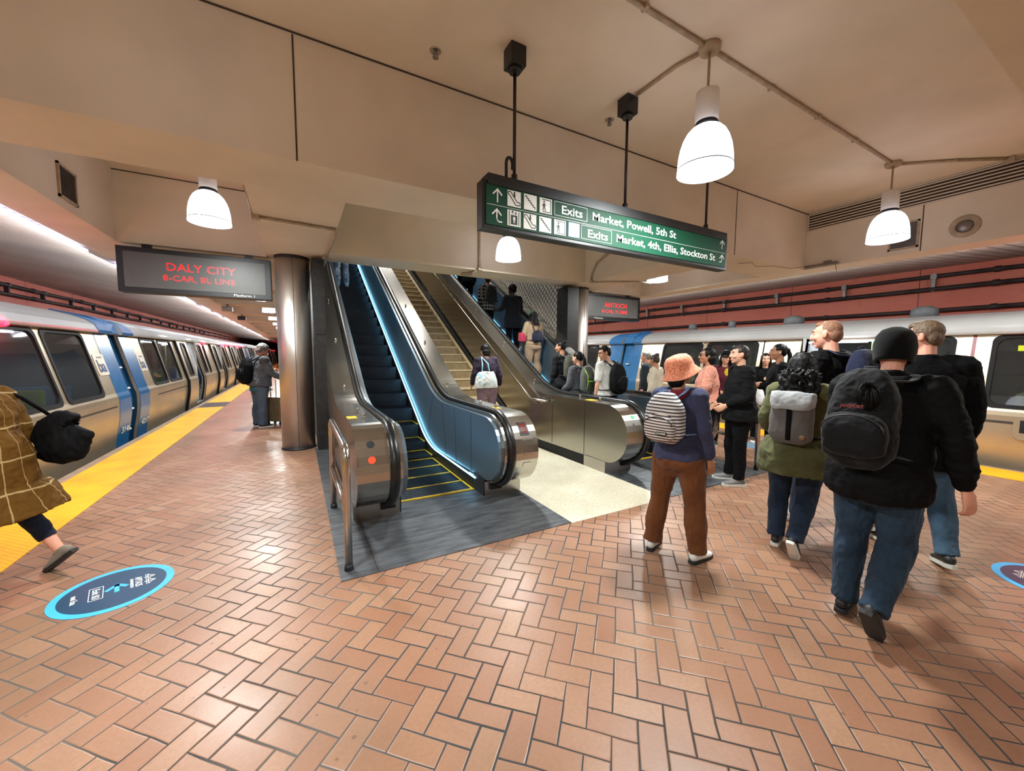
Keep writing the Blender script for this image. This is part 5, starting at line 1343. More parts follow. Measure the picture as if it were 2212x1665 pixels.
        limb(bm, [tuple(B(0, d*.5, -hh+.02))+(w*.45*k, d*.42*k), tuple(B(0, d*.52, -hh*.75))+(w*.5*k, d*.5*k), tuple(B(0, d*.5, 0))+(w*.5*k, d*.5*k), tuple(B(0, d*.47, hh*.5))+(w*.46*k, d*.45*k), tuple(B(0, d*.42, hh*.88))+(w*.33*k, d*.33*k)], X, 24, sq=sq)
        me = remesh(bm, .008, 3, 'main_pouch', amp, (12, 12, 12), s.seed+2); addmesh('main_pouch', me, mat, P)
        if pocket:
            pw_, ph_, pd_, pz, pm = pocket; bm = bmesh.new()
            limb(bm, [tuple(B(0, d*.92, pz-ph_/2))+(pw_*.46*k, pd_*k), tuple(B(0, d*.95, pz))+(pw_*.5*k, pd_*1.1*k), tuple(B(0, d*.9, pz+ph_*.35))+(pw_*.44*k, pd_*.9*k), tuple(B(0, d*.85, pz+ph_*.5))+(pw_*.3*k, pd_*.6*k)], X, 22, sq=sq)
            me = remesh(bm, .007, 2, 'front_pocket', amp*.6, (16, 16, 16), s.seed+7); pk = addmesh('front_pocket', me, pm or mat, P)
            mb = MB(); mb.tube([B(pw_*.47*math.cos(a), d*.95+pd_*.95, pz+ph_*.05+ph_*.42*math.sin(a)) for a in [PI*i/12 for i in range(13)]], .0045*k, 6); mb.build('zip', BLACK, pk, world=False)
        mb = MB(); mb.tube([B(-.03, d*.35, hh*.98), B(-.025, d*.35, hh*.98+.04), B(.025, d*.35, hh*.98+.04), B(.03, d*.35, hh*.98)], .007*k, 8); mb.build('grab_loop', strapmat, P, world=False)
        shw = s.shw*.55
        for sg in (-1, 1):
            pts = [B(sg*.06-x*0, .01, hh*.85), s.T(sg*shw, -.11-yoff*.5, .535), s.T(sg*shw*1.05, -.04, .578), s.T(sg*shw*1.1, .045, .555), s.T(sg*shw*1.15, .115*s.w+.015, .46), s.T(sg*shw*1.25, .13*s.w+.02, .34), s.T(sg*shw*1.5, .1*s.w+.01, .24), s.T(sg*.168*s.w, .02, z+.04), B(sg*w*.44, .02, -hh*.8)]
            pts = [V(q) for q in smoothpath([tuple(p) for p in pts], 3)]
            mb = MB(); mb.tube(pts, .026*k, 8, flat=.25, up=None if False else (0, .35, 1)); mb.build('shoulder_strap', strapmat, P, world=False)
        return P
# ---------------------------------------------------------------- patterned cloths
def bars(name, base, linec, per_ang, per_z, wa=.1, wz=.06, rough=.85):
    t = NT(name); s = t.sep()
    an = t.n('ShaderNodeMath'); an.operation = 'ARCTAN2'; t.l(s[0], an.inputs[0]); t.l(s[1], an.inputs[1])
    wob = t.m_('MULTIPLY', t.m_('SUBTRACT', t.noise(5, 2), .5), .25)
    a = t.m_('FRACT', t.m_('ADD', t.m_('MULTIPLY', an.outputs[0], per_ang/(2*PI)), wob)); b = t.m_('FRACT', t.m_('ADD', t.m_('MULTIPLY', s[2], per_z), wob))
    m = t.m_('MAXIMUM', t.m_('LESS_THAN', a, wa), t.m_('LESS_THAN', b, wz))
    c = t.mix(t.ramp(t.noise(40, 4), .3, .7), lin(base), tuple(v*.78 for v in lin(base)[:3])+(1,))
    t.set(col=t.mix(t.m_('MULTIPLY', m, .8), c, lin(linec)), rough=rough, spec=.15); t.bump(t.noise(150, 3), .3, .002); return t.m
def stripes(name, a, b, per, duty=.5, darkz=None):
    t = NT(name); s = t.sep(); wob = t.m_('MULTIPLY', t.m_('SUBTRACT', t.noise(6, 2), .5), .35)
    f = t.m_('LESS_THAN', t.m_('FRACT', t.m_('ADD', t.m_('MULTIPLY', s[2], per), wob)), duty)
    t.set(col=t.mix(f, lin(b), lin(a)), rough=.8); t.bump(t.noise(160, 3), .3, .002); return t.m
def spots(name, base, c2, scale=70, thr=.55):
    t = NT(name); f = t.noise(scale, 3); t.set(col=t.mix(t.ramp(f, thr-.04, thr+.04), lin(base), lin(c2)), rough=.8); t.bump(t.noise(120, 3), .3, .002); return t.m
def denim(name, col, light):
    t = NT(name); f = t.noise(3.2, 4); c = t.mix(t.ramp(f, .35, .7), lin(col), lin(light)); c = t.mix(t.ramp(t.noise(220, 2), .4, .6, 0, .35), c, tuple(v*.6 for v in lin(col)[:3])+(1,))
    t.set(col=c, rough=.85, sheen=.05, spec=.2); t.bump(t.noise(200, 3), .35, .0015); return t.m
JEANS = denim('denim_blue', (26, 38, 52), (48, 72, 94)); JEANSD = denim('denim_dark', (26, 36, 54), (44, 62, 86)); JEANSL = denim('denim_light', (110, 132, 150), (170, 184, 194)); JEANSG = denim('denim_greyblue', (58, 70, 84), (92, 104, 118))
BLK = cloth('cloth_black', (7, 7, 9), sheen=0); BLK2 = cloth('nylon_black', (7, 7, 9), .78, .2, 60, sheen=0); CHAR = cloth('cloth_charcoal', (46, 48, 52)); NAVY = cloth('cloth_navy', (30, 34, 56))
WSH = M('shoe_white', (214, 210, 204), .5, var=.06); BSH = M('shoe_black', (24, 24, 26), .5); SOLW = M('sole_white', (206, 204, 196), .6); SOLB = M('sole_dark', (30, 28, 28), .7); GRSH = cloth('shoe_grey_knit', (124, 122, 120))
HBLK = M('hair_black', (8, 7, 7), .5, spec=.22, var=.3, scale=60, stretch=(1, 1, .2), bump=.4, bscale=120); HBRN = M('hair_brown', (52, 38, 30), .45, var=.3, scale=60, bump=.4, bscale=120)
HGRY = M('hair_grey', (140, 134, 128), .55, var=.3, scale=60, bump=.5, bscale=110); HSAND = M('hair_sandy', (110, 88, 68), .6, var=.25, scale=70, bump=.4, bscale=120)
R_ = math.radians
def zs(y, dz=.0):
    t = y-5.82
    return .02 if t < -.5 else (TA*t if t > .5 else TA*(t+.5)**2/2.0)
# 1 -------- woman in the big orange bucket hat, striped backpack
p = Person('person in orange bucket hat, navy jacket and rust brown trousers with striped backpack', (2.59, 1.97, 0), R_(-80), 1.58, 1.05, side=-3, lean=2, female=True, skinc='tan', seed=1, vox=.0065,
    legs=dict(L=((-.14, -.02, -1), (-.1, -.06, -1), 0, 12), R=((.1, .1, -1), (.08, .03, -1), 0, -8)),
    arms=dict(L=((-.22, .1, -1), (.0, .9, -.6), 0), R=((.2, -.02, -1), (.05, .3, -1), 20)), head=(-22, -4))
p.pants(cloth('trousers_rust', (104, 62, 34)), 1.12, .03, wide=1.16, amp=.009); p.top(cloth('jacket_slate_navy', (56, 58, 84)), -.03, 1.0, 1.1, hemflare=1.06, amp=.01, hood=True, hoodmat=cloth('hood_dark_red', (116, 34, 40)))
p.shoes(WSH, SOLB); p.hair(HBLK, 'bob'); p.bucket(spots('hat_orange_speckle', (226, 148, 116), (196, 104, 74), 90, .54), .28); p.face()
b = p.backpack('small grey and cream striped backpack on the person in orange hat', stripes('bag_stripes', (206, 200, 192), (66, 62, 74), 42, .5), .32, .36, .17, .16, pocket=(.27, .17, .05, -.075, stripes('bag_stripes_fine', (206, 194, 186), (58, 50, 54), 50, .55)), strapmat=cloth('strap_light_blue', (104, 140, 186)))
mb = MB(); q = [p.B(a, .235, c) for a, c in ((.0, -.135), (.085, -.135), (.085, -.112), (.0, -.112))]; q2 = [v+p.R @ V((0, .02, 0)) for v in q]
A_ = [mb.bm.verts.new(v) for v in q]; B_ = [mb.bm.verts.new(v) for v in q2]; mb.bm.faces.new(A_); mb.bm.faces.new(B_[::-1]); [mb.bm.faces.new((A_[i], A_[(i+1) % 4], B_[(i+1) % 4], B_[i])) for i in range(4)]
mb.build('logo_tab', BLACK, b, world=False)
def loctext(P, par, body, a, bb, c, size, mat, w):
    ux = (P.B(1, 0, 0)-P.B(0, 0, 0)).normalized(); uy = (P.B(0, 0, 1)-P.B(0, 0, 0)).normalized()
    M4 = WM[par.name]; o_ = M4 @ P.B(a, bb, c); R3 = M4.to_3x3()
    text('bag_lettering', body, size, mat, o_, R3 @ ux, R3 @ uy, par, w, .0006)
loctext(p, b, 'DAKINE', .006, .238, -.131, .02, SIGNW, .074)
# 2 -------- man in black beanie, nearest
p = Person('man in black beanie, black jacket and blue jeans striding away, nearest to the viewer', (2.95, .9, 0), R_(-88), 1.72, 1.16, lean=9, skinc='pink', seed=2, vox=.006,
    legs=dict(L=((-.03, .1, -1), (.0, -.12, -1), 0, 5), R=((.0, .12, -1), (-.02, -.78, -1), 52, -4)),
    arms=dict(L=((-.2, .3, -1), (.1, .8, -.7), 0), R=((.36, .04, -1), (.2, .25, -1), 25)), head=(16, 0))
p.pants(JEANS, 1.0, .02, wide=1.12, amp=.012); p.top(BLK2, -.12, 1.0, 1.14, amp=.013, collar=.05, cuff=.01, hood=True); p.shoes(BSH, SOLB); p.beanie(cloth('knit_black', (5, 5, 6), .95, .5, 220)); p.face()
b = p.backpack('large black backpack with front pocket on the man in beanie', cloth('bag_black', (11, 11, 14), .7), .31, .5, .2, .06, pocket=(.29, .2, .05, -.1, None), strapmat=cloth('strap_grey', (62, 64, 68)), amp=.008, x=-.03)
mb = MB(); rn = random.Random(4)
for i in range(40):
    a = rn.uniform(0, 6.28); mb.tube([p.B(.05, .21, .16), p.B(.05+.035*math.cos(a), .225+rn.uniform(0, .02), .15+.03*math.sin(a)), p.B(.05+.05*math.cos(a), .215, .09+.06*math.sin(a))], .004, 5)
mb.build('fur_charm', HBLK, b, world=False)
loctext(p, b, 'JANSPORT', -.06, .235, .035, .026, M('logo_red_thread', (178, 66, 60), .7), .1)
# 3 -------- girl in olive jacket with grey rolltop bag
p = Person('woman with long curly black hair, olive green jacket, jeans and grey flap backpack', (3.46, 1.56, 0), R_(-80), 1.57, 1.12, lean=3, female=True, skinc='light', seed=3, vox=.0065,
    legs=dict(L=((-.03, .08, -1), (.02, -.1, -1), 0, 8), R=((.0, .1, -1), (-.08, -.6, -1), 48, 0)),
    arms=dict(L=((-.26, .0, -1), (.2, .8, -.6), 0), R=((.2, .2, -1), (-.2, .8, -.6), 0)))
p.pants(JEANSD, 1.0, .03, wide=1.12, amp=.01); p.top(cloth('jacket_olive', (84, 84, 54)), -.2, 1.0, 1.1, hemflare=1.12, amp=.012); p.shoes(BSH, SOLW, stripes=SOLW); p.hair(HBLK, 'curlylong', .004, .2); p.face()
b = p.backpack('light grey roll top backpack with black strap on the woman in olive jacket', cloth('bag_grey_brown', (98, 92, 90)), .31, .42, .13, .08, pocket=None, strapmat=BLK, sq=.5, x=.01)
bm = bmesh.new(); X_ = p.R @ V((1, 0, 0))
limb(bm, [tuple(p.B(0, .06, .2))+(.14, .066), tuple(p.B(0, .068, .15))+(.142, .078), tuple(p.B(0, .07, .1))+(.138, .078), tuple(p.B(0, .07, .06))+(.12, .072)], X_, 22, sq=.5, dome=False)
addmesh('top_flap', remesh(bm, .008, 3, 'top_flap', .006, (14, 14, 14), 2.0), cloth('bag_light_grey', (158, 160, 162)), b)
mb = MB(); mb.tube([p.B(0, .1, .215), p.B(0, .14, .17), p.B(0, .15, .1), p.B(0, .14, .0), p.B(0, .14, -.1), p.B(0, .13, -.195)], .017, 8, flat=.25, up=(0, 1, 0)); mb.build('closing_strap', BLK, b, world=False)
mb = MB(); q = p.B(.1, .138, -.16); mb.ell(q, (.02, .003, .018), 8); mb.build('leather_patch', M('leather_tan', (140, 104, 78), .6), b, world=False)
# 4 -------- bald man
p = Person('tall man with cropped reddish hair in black jacket and navy backpack, facing left', (4.25, 1.66, 0), R_(-4), 1.9, 1.08, lean=3, skinc='pink', seed=4, vox=.007,
    legs=dict(L=((-.05, .3, -1), (-.02, .0, -1), 0, 8), R=((.04, -.2, -1), (.02, -.5, -1), 25, -5)), arms=dict(L=((-.15, .2, -1), (.0, .5, -1), 0), R=((.15, -.1, -1), (.0, .35, -1), 0)), head=(12, 0))
p.pants(JEANSD, 1.1); p.top(BLK2, -.08, 1.0, 1.1, amp=.012, hood=True); p.shoes(WSH, SOLW); p.hair(M('hair_cropped', (134, 92, 68), .7, var=.2, scale=80), 'crop', .0015); p.face()
p.backpack('navy backpack on the tall man with cropped hair', NAVY, .32, .46, .17, .1, pocket=(.26, .2, .04, -.07, None), strapmat=NAVY)
# 5 -------- older man
p = Person('older man with glasses, grey brown hair and long black coat at right', (4.28, 1.07, 0), R_(-55), 1.86, 1.12, lean=2, skinc='pink', seed=5, vox=.007,
    legs=dict(L=((-.04, .2, -1), (.0, -.02, -1), 0, 6), R=((.05, -.1, -1), (.02, -.35, -1), 12, -6)), arms=dict(L=((-.15, .1, -1), (.0, .4, -1), 0), R=((.2, -.05, -1), (.05, .2, -1), 0)), head=(58, 2))
p.pants(denim('denim_faded', (50, 72, 92), (78, 104, 126)), 1.05, .02); p.top(cloth('coat_black_wool', (6, 6, 9), .9, sheen=0), -.22, 1.0, 1.14, hemflare=1.05, collar=.03, amp=.008); p.shoes(BSH, SOLW); p.hair(HSAND, 'short', .003); p.glasses(); p.face()
# 6 -------- man in black jacket, profile
p = Person('man in black jacket and black trousers with grey knit sneakers, standing in profile', (4.78, 2.8, 0), R_(48), 1.72, 1.14, lean=1, skinc='light', seed=6, vox=.0075, belly=.02,
    legs=dict(L=((-.05, .03, -1), (-.02, -.03, -1), 0, 10), R=((.05, .1, -1), (.02, -.02, -1), 0, -8)), arms=dict(L=((-.14, .0, -1), (.3, .8, -.5), 0), R=((.16, .0, -1), (-.1, .75, -.5), 0)), head=(6, -2))
p.pants(BLK, .95, .03, amp=.01); p.top(cloth('jacket_black_soft', (13, 14, 15), .85, sheen=0), -.1, 1.0, 1.16, amp=.012, collar=.03); p.shoes(GRSH, SOLW); p.hair(M('hair_dark_brown', (34, 27, 24), .5, var=.3, scale=60, bump=.4), 'short', .004); p.face()
mb = MB(); mb.ell(p.Hd(.083, -.002, -.01), (.007, .009, .014), 8); mb.build('earbud', WHITE, p.o, world=False)
# 7 -------- woman in patterned orange shirt
p = Person('woman in coral patterned short sleeve shirt and sunglasses with black trousers', (5.02, 3.4, 0), R_(38), 1.7, 1.14, female=True, skinc='tan', seed=7, vox=.008,
    arms=dict(L=((-.25, .2, -1), (.5, .8, -.2), 0), R=((.2, .1, -1), (-.3, .9, -.1), 0)), head=(12, 0))
p.pants(BLK, .95, wide=1.05); p.top(spots('shirt_coral', (196, 116, 96), (226, 164, 142), 90, .5), -.02, .42, 1.1, amp=.009, hemflare=1.06, name='shirt'); p.shoes(BSH, SOLB); p.hair(HBLK, 'bob', .004); p.glasses(M('dark_lens', (14, 14, 16), .1)); p.face()
mb = MB(); mb.tube([p.T(.12, .06, .53), p.T(.14, -.1, .45), p.T(.05, -.16, .25), p.T(-.1, -.16, .08)], .014, 8, flat=.3, up=(0, 1, .3)); sb = mb.build('shoulder_strap', BLK, p.o, world=False)
# 8 -------- headphones woman
p = Person('woman in black cap, white headphones, burgundy jacket and yellow top', (6.6, 4.15, 0), R_(138), 1.66, 1.05, female=True, skinc='light', seed=8, vox=.009, arms=dict(L=((-.16, .1, -1), (.4, .8, -.5), 0), R=((.16, .1, -1), (-.4, .8, -.5), 0)), head=(-20, 0))
p.pants(BLK); p.top(cloth('jacket_burgundy', (82, 26, 38)), -.08, 1.0, 1.1); p.shoes(BSH, SOLW, stripes=SOLW); p.hair(HBLK, 'long', .004, .12); p.cap(BLK); p.face(); p.glasses()
mb = MB(); mb.tube([p.Hd(.09*math.cos(a*PI/10), -.01, .0+.135*math.sin(a*PI/10)) for a in range(11)], .011, 8); h_ = mb.build('headphones', WHITE, p.o, world=False)
for sg in (-1, 1): mb = MB(); mb.ell(p.Hd(sg*.092, -.008, -.005), (.02, .032, .038), 12); mb.build('ear_cup', WHITE, h_, world=False)
mb = MB(); mb.ell(p.T(0, .11, .42), (.05, .03, .1), 10); mb.build('yellow_top', cloth('top_yellow', (196, 160, 40)), p.o, world=False)
# 9 -------- woman facing the viewer with a white bag
p = Person('woman with straight black hair in black clothes facing the viewer, hands at chest', (7.4, 3.9, 0), R_(120), 1.63, 1.05, female=True, skinc='light', seed=9, vox=.008, arms=dict(L=((-.14, .05, -1), (.45, .7, .35), 0), R=((.2, .1, -1), (-.3, .8, .1), 0)), head=(0, 2))
p.pants(BLK, 1.3); p.top(BLK, -.12, 1.0, 1.08, hemflare=1.1); p.shoes(WSH, SOLW); p.hair(HBLK, 'long', .003, .16); p.face()
bg = thing('plastic_bag', 'white plastic bag held by the woman facing the viewer', 'bag', tuple(p.o.location), p.o.rotation_euler[2])
bm = bmesh.new(); w_ = p.J['wrR']+p.J['faR']*.08
limb(bm, [tuple(w_+V((0, .0, -.02)))+(.02, .02), tuple(w_+V((0, 0, -.1)))+(.07, .04), tuple(w_+V((0, 0, -.24)))+(.1, .06), tuple(w_+V((0, 0, -.34)))+(.09, .055)], (1, 0, 0), 12); addmesh('bag_body', remesh(bm, .009, 2, 'bag_body', .01, (16, 16, 9), 3), M('thin_white_plastic', (220, 220, 222), .35), bg)
# 10 ------- ponytail woman with phone
p = Person('woman with black ponytail, earbud and black jacket holding a phone', (6.0, 2.98, 0), R_(42), 1.72, 1.05, female=True, skinc='tan', seed=10, vox=.008, arms=dict(L=((-.16, .2, -1), (.1, 1, .1), 0), R=((.18, .0, -1), (-.2, .9, -.1), 0)), legs=dict(R=((.04, -.1, -1), (.02, -.3, -1), 20, -8)))
p.pants(JEANSD); p.top(BLK, -.1, 1.0, 1.08); p.shoes(BSH, SOLB); p.hair(HBLK, 'ponytail', .003, .26); p.face(); mb = MB(); mb.ell(p.Hd(-.083, -.002, -.01), (.007, .009, .014), 8); mb.build('earbud', WHITE, p.o, world=False)
ph = thing('phone', 'pale lavender phone held by the woman with black ponytail', 'phone', tuple(p.o.location), p.o.rotation_euler[2]); w_ = p.J['wrL']+p.J['faL']*.12
mb = MB(); mb.box(w_.x-.04, w_.x+.04, w_.y-.07, w_.y+.09, w_.z+.02, w_.z+.03, .003); mb.build('phone_body', M('phone_lavender', (190, 180, 220), .3), ph, world=False); mb = MB(); mb.box(w_.x-.036, w_.x+.036, w_.y-.065, w_.y+.085, w_.z+.03, w_.z+.032); mb.build('phone_screen', M('phone_glass', (30, 34, 44), .1), ph, world=False)
# 11 ------- white T-shirt man at the escalator foot
p = Person('young man in white T-shirt with black backpack boarding the right escalator, looking left', (4.52, 4.86, .014), R_(8), 1.73, 1.02, lean=2, skinc='light', seed=11, vox=.008, arms=dict(L=((-.25, -.02, -1), (-.1, .15, -1), 0), R=((.2, .1, -1), (.0, .4, -1), 0)), head=(62, 12))
p.pants(BLK); p.top(cloth('tshirt_white', (206, 204, 198), .85), .0, .42, 1.06, name='tshirt'); p.shoes(BSH, SOLW); p.hair(HBLK, 'short', .006); p.face(); p.glasses()
p.backpack('black backpack on the young man in white T-shirt', BLK2, .31, .46, .17, .06, pocket=(.25, .2, .04, -.07, None), strapmat=BLK)
# 12 ------- grey hoodie woman
p = Person('woman in grey hoodie with grey and lime hiking backpack on the right escalator', (4.3, 5.34, .014), R_(4), 1.63, 1.02, female=True, skinc='light', seed=12, vox=.009, head=(15, 8), arms=dict(L=((-.2, .1, -1), (.0, .8, -.6), 0)))
p.pants(JEANSD); p.top(cloth('hoodie_grey', (84, 86, 92)), -.1, 1.0, 1.12, hood=True); p.shoes(BSH, SOLW); p.hair(HBLK, 'ponytail', .003, .2)
b = p.backpack('grey hiking backpack with lime green straps and mesh', cloth('bag_hiking_grey', (92, 94, 90)), .29, .46, .17, .1, pocket=(.2, .2, .035, -.08, cloth('bag_mesh', (60, 66, 54))), strapmat=CHAR)
LIME = cloth('webbing_lime', (140, 196, 60))
for xx in (-.09, .09): mb = MB(); mb.tube([p.B(xx, .1, .2), p.B(xx, .185, .08), p.B(xx, .2, -.05), p.B(xx, .17, -.2)], .011, 6, flat=.4, up=(0, 1, 0)); mb.build('lime_strap', LIME, b, world=False)
mb = MB(); mb.tube([p.B(-.09, .2, -.03), p.B(.09, .2, -.03)], .011, 6, flat=.4, up=(0, 1, 0)); mb.build('lime_strap', LIME, b, world=False)
# 13 ------- woman black jacket olive backpack
p = Person('person with black bun in black puffer jacket with olive backpack on the right escalator', (4.5, 6.12, zs(6.12)), R_(10), 1.66, 1.08, skinc='tan', seed=13, vox=.009, head=(35, 4), female=True)
p.pants(BLK); p.top(cloth('puffer_black', (20, 20, 24), .6), -.06, 1.0, 1.18, amp=.012); p.shoes(BSH, SOLB); p.hair(HBLK, 'bun'); p.backpack('olive grey backpack on the person in black puffer jacket', cloth('bag_olive_grey', (78, 76, 66)), .3, .44, .17, .1, pocket=(.24, .17, .04, -.08, None))
# 14 ------- cap woman
p = Person('woman in green cap, beige top and khaki trousers riding the right escalator', (4.68, 7.46, zs(7.46)), R_(0), 1.61, 1.1, female=True, skinc='tan', seed=14, vox=.009, arms=dict(R=((.3, .1, -1), (.0, .5, -1), 0), L=((-.3, .1, -1), (.0, .5, -1), 0)))
p.pants(cloth('trousers_khaki', (158, 132, 108)), 1.5, wide=1.15); p.top(cloth('top_beige', (170, 146, 118)), .02, .9, 1.1); p.shoes(WSH, SOLW); p.hair(HBLK, 'long', .004, .2); p.cap(cloth('cap_green', (56, 84, 62)))
b = p.backpack('small navy and brown bag worn on the back of the woman in green cap', cloth('bag_navy_leather', (34, 38, 56), .5), .3, .24, .12, .1, strapmat=M('strap_brown_leather', (96, 58, 42), .5))
mb = MB(); mb.box(-.34, -.2, -.05, .1, p.pel.z+.08, p.pel.z+.28, .03); o = mb.build('pink_pouch', cloth('pouch_pink', (186, 60, 84)), p.o, world=False)
# 15 ------- coat man
p = Person('man with short afro in long dark coat standing on the right escalator', (4.78, 8.6, zs(8.6)), R_(0), 1.7, 1.08, skinc='dark', seed=15, vox=.009, head=(25, 0), arms=dict(L=((-.3, .3, -1), (-.2, .9, -.1), 0)))
p.pants(BLK, 1.1); p.top(cloth('coat_dark', (24, 26, 32), .85), -.26, 1.0, 1.12, hemflare=1.12); p.shoes(BSH, SOLB); p.hair(HBLK, 'curlyshort', .006)
# 16 ------- plaid shirt
p = Person('person in black and white plaid shirt with grey backpack higher on the right escalator', (4.42, 9.3, zs(9.3)), R_(0), 1.6, 1.06, skinc='tan', seed=16, vox=.01)
p.pants(BLK); p.top(bars('shirt_plaid_black', (24, 24, 26), (150, 148, 144), 16, 11, .35, .35), -.08, .95, 1.1); p.shoes(BSH, SOLB); p.hair(HBLK, 'short'); p.backpack('dark grey backpack on the person in plaid shirt', CHAR, .3, .44, .16, .1, pocket=(.24, .18, .04, -.07, None))
# 17 ------- uppermost on right escalator
p = Person('person in dark clothes highest on the right escalator, cut off by the beam', (4.45, 10.75, zs(10.75)), R_(0), 1.66, 1.1, skinc='tan', seed=17, vox=.011)
p.pants(BLK); p.top(BLK, -.12, 1.0, 1.15); p.shoes(BSH, SOLB); p.hair(HBLK, 'short')
# 18 ------- ripped jeans on left escalator
p = Person('person in pale ripped jeans near the top of the left escalator, only legs visible', (1.17, 11.75, zs(11.75)), R_(0), 1.72, 1.0, skinc='tan', seed=18, vox=.01)
p.pants(spots('denim_ripped', (128, 150, 172), (206, 214, 224), 9, .56), 1.2, amp=.008); p.top(BLK, 0, 1.0, 1.1); p.shoes(M('shoe_pale_blue', (140, 170, 196), .5), SOLW); p.hair(HBLK, 'short')
# 19 ------- stair woman with tote
p = Person('woman in dark purple jacket and mauve trousers climbing the cream stairs', (3.02, 6.38, .177), R_(-6), 1.6, 1.1, lean=5, female=True, skinc='light', seed=19, vox=.008, arms=dict(L=((-.3, .0, -1), (-.05, .6, -.8), 0), R=((.3, -.1, -1), (.1, .3, -1), 0)), head=(10, 12))
p.pants(cloth('trousers_mauve', (138, 112, 124)), 1.1, wide=1.06); p.top(cloth('jacket_aubergine', (42, 30, 46), .7), -.05, 1.0, 1.14, amp=.01); p.shoes(BSH, SOLW); p.hair(HBLK, 'bob', .006)
bg = thing('tote_bag', 'white and pale blue tote bag on the shoulder of the woman on the stairs', 'bag', tuple(p.o.location), p.o.rotation_euler[2])
bm = bmesh.new(); c0 = p.T(-.1, -.24, .12)
limb(bm, [tuple(c0+V((.0, 0, .14)))+(.13, .04), tuple(c0)+(.19, .07), tuple(c0+V((0, 0, -.14)))+(.21, .075)], (1, 0, 0), 20, dome=False, sq=.6)
addmesh('bag_body', remesh(bm, .009, 3, 'bag_body', .014, (12, 12, 5), 4), spots('tote_print', (206, 210, 208), (120, 178, 198), 8, .6), bg)
for dx in (-.06, .08): mb = MB(); mb.tube([c0+V((dx, .03, .13)), c0+V((dx*.7, .06, .28)), p.T(-.12, -.05, .575), p.T(-.14, .08, .5)], .013, 6, flat=.35, up=(0, 1, .2)); mb.build('bag_handle', M('handle_pale_blue', (150, 200, 214), .6), bg, world=False)
# 20 ------- queue behind the guard: cream jumper and dark jacket
p = Person('person with brown hair bun and cream jumper in the queue behind the right escalator', (5.95, 5.1, 0), R_(20), 1.6, 1.06, female=True, skinc='tan', seed=20, vox=.01, head=(-10, 12))
p.pants(BLK); p.top(cloth('jumper_cream', (196, 184, 162)), -.08, 1.0, 1.12); p.shoes(BSH, SOLW); p.hair(HBRN, 'bun')
p = Person('grey haired man in dark jacket in the queue before the blue train end', (6.7, 6.0, 0), R_(30), 1.66, 1.06, skinc='pink', seed=21, vox=.01)
p.pants(BLK); p.top(cloth('jacket_dark_teal', (38, 46, 52), .6), -.1, 1.0, 1.12); p.shoes(BSH, SOLB); p.hair(HGRY, 'short')
# 21 ------- rider in the train window
p = Person('bearded man inside the right train, seen through the window', (9.9, 7.25, -.02), R_(105), 1.66, 1.0, skinc='light', seed=22, vox=.01)
p.pants(BLK); p.top(NAVY, -.06); p.shoes(BSH, SOLB); p.hair(HBLK, 'short'); p.face()
bm = bmesh.new(); ellip(bm, p.Hd(0, .045, -.085), (.056, .045, .04), p.Rh.to_4x4()); addmesh('beard', remesh(bm, .008, 1, 'beard', .003, (50, 50, 50)), HBLK, p.o)
# 22 ------- man with suitcase
p = Person('grey haired man in grey jacket and jeans with black backpack beside the steel column', (-.72, 9.9, 0), R_(-62), 1.78, 1.16, skinc='pink', seed=23, vox=.008, lean=4, belly=.03, arms=dict(L=((-.12, .2, -1), (.3, 1, .2), 0), R=((.2, .5, -1), (.1, .8, -.5), 0)), head=(-10, 14))
p.pants(JEANSG, 1.15, .0, wide=1.12, amp=.012); p.top(cloth('jacket_grey_two_tone', (84, 86, 90), .7), -.04, 1.0, 1.2, amp=.012, collar=.03); p.shoes(BSH, SOLW); p.hair(HGRY, 'curlyshort', .008)
bm = bmesh.new(); limb(bm, [tuple(p.T(0, .01, -.16))+(.2, .165), tuple(p.T(0, .01, -.04))+(.2, .165)], (1, 0, 0), 20, dome=False, sq=.86); addmesh('shirt_tail', remesh(bm, .009, 2, 'shirt_tail', .006, (9, 9, 9)), stripes('shirt_teal', (20, 120, 124), (26, 50, 60), 26, .5), p.o)
p.backpack('black backpack on the grey haired man with suitcase', BLK2, .33, .48, .2, .03, pocket=(.27, .22, .05, -.07, None))
su = thing('suitcase', 'brown ribbed rolling suitcase beside the left steel column', 'suitcase', (-.42, 10.12, 0), R_(-40))
mb = MB(); mb.box(-.19, .19, -.12, .12, .07, .62, .03)
for i in range(7): mb.box(-.17+.05*i, -.155+.05*i, -.125, .125, .1, .59)
mb.build('shell', M('suitcase_bronze', (118, 100, 74), .4, .2), su, world=False)
for a in (-.15, .15):
    for b_ in (-.09, .09): mb = MB(); mb.tube([(a-.012, b_, .03), (a+.012, b_, .03)], .03, 12); mb.box(a-.018, a+.018, b_-.015, b_+.015, .04, .08); mb.build('wheel', SOLB, su, world=False)
mb = MB(); mb.tube([(-.07, -.09, .6), (-.07, -.09, 1.0), (.07, -.09, 1.0), (.07, -.09, .6)], .009, 8); mb.build('telescopic_handle', GALV, su, world=False)
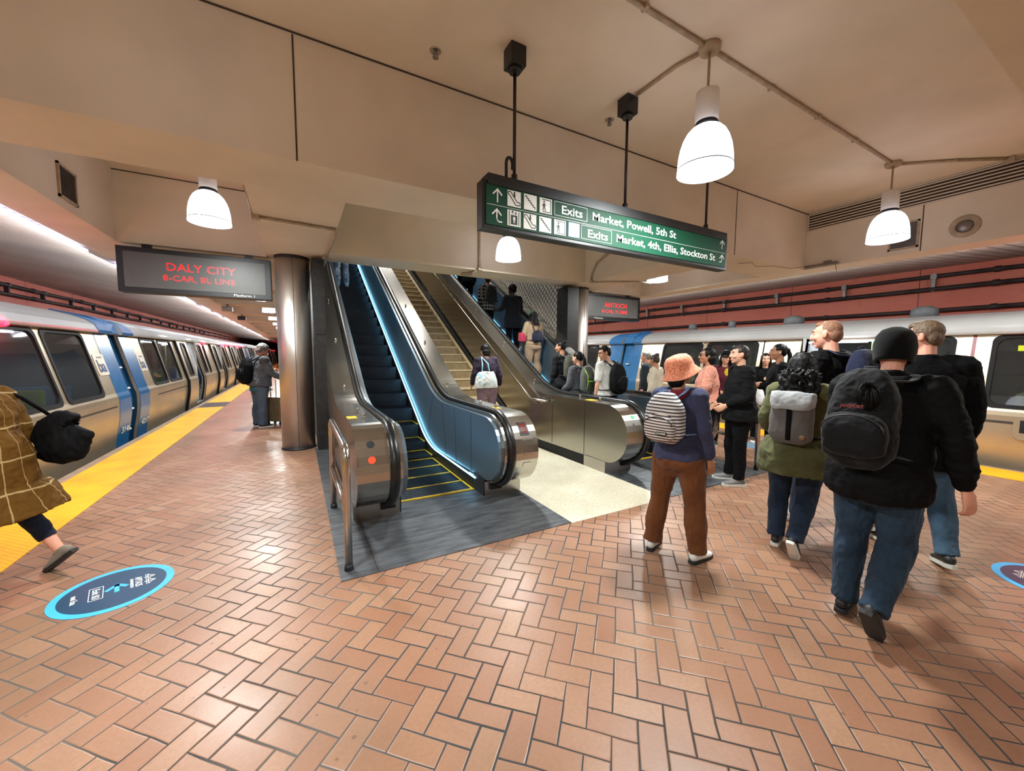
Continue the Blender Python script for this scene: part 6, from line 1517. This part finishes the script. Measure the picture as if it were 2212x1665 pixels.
# 23 ------- woman in plaid coat at the left edge
p = Person('woman in long brown plaid coat hurrying out of frame at left, carrying black bags', (-1.82, 3.95, 0), R_(72), 1.56, 1.1, lean=9, female=True, skinc='pink', seed=24, vox=.0075,
    legs=dict(L=((-.04, .32, -1), (-.02, .02, -1), 0, 5), R=((.04, -.12, -1), (.02, -.62, -1), 38, -5)), arms=dict(L=((-.2, .3, -1), (.0, .8, -.5), 0), R=((.25, -.05, -1), (.05, .3, -1), 0)))
p.pants(cloth('trousers_navy', (26, 32, 48)), 1.0, .16, amp=.006, wide=.9, rise=-.06, hips=.8); p.shoes(cloth('shoe_taupe', (128, 116, 104)), SOLB); p.hair(HBLK, 'bob', .006)
p.top(bars('coat_plaid_brown', (92, 60, 16), (164, 138, 96), 10, 4.6, .05, .05), -.44, 1.0, 1.12, name='coat', hemflare=1.5, amp=.012)
bg = thing('shoulder_bag', 'slouchy black shoulder bag swinging behind the woman in plaid coat', 'bag', tuple(p.o.location), p.o.rotation_euler[2])
bm = bmesh.new(); c0 = p.T(.26, -.24, .1)
limb(bm, [tuple(c0+V((0, .11, .06)))+(.04, .1), tuple(c0+V((0, .04, .03)))+(.07, .19), tuple(c0+V((0, -.05, -.03)))+(.08, .18), tuple(c0+V((0, -.14, -.0)))+(.045, .08), tuple(c0+V((0, -.2, .02)))+(.015, .02)], (1, 0, 0), 18, sq=.85); addmesh('bag_body', remesh(bm, .009, 3, 'bag_body', .016, (9, 9, 6), 5), BLK2, bg)
mb = MB(); mb.tube([c0+V((0, .05, .17)), p.T(.2, -.12, .46), p.T(.14, -.02, .585), p.T(.14, .12, .45)], .015, 8, flat=.4, up=(1, 0, .2)); mb.build('bag_strap', BLK2, bg, world=False)
bg = thing('shoulder_bag', 'black bag at the very left edge in front of the plaid coat', 'bag', tuple(p.o.location), p.o.rotation_euler[2])
bm = bmesh.new(); c0 = p.T(.33, .22, .0)
limb(bm, [tuple(c0+V((0, 0, .14)))+(.03, .08), tuple(c0)+(.05, .15), tuple(c0+V((0, 0, -.14)))+(.05, .14)], (1, 0, 0), 16, sq=.7); addmesh('bag_body', remesh(bm, .009, 2, 'bag_body', .008, (12, 12, 12), 6), BLK2, bg)
mb = MB(); mb.tube([c0+V((0, 0, .13)), p.T(.24, .14, .36), p.T(.12, .04, .585)], .012, 8, flat=.4, up=(1, 0, .2)); mb.build('bag_strap', BLK2, bg, world=False)
# 24 ------- figure far down the left platform
p = Person('distant person in dark clothes far down the left platform by the train', (-1.15, 19.5, 0), R_(-100), 1.7, 1.05, skinc='pink', seed=25, vox=.013)
p.pants(BLK); p.top(BLK, -.1, 1.0, 1.15); p.shoes(BSH, SOLB); p.hair(HBRN, 'short')
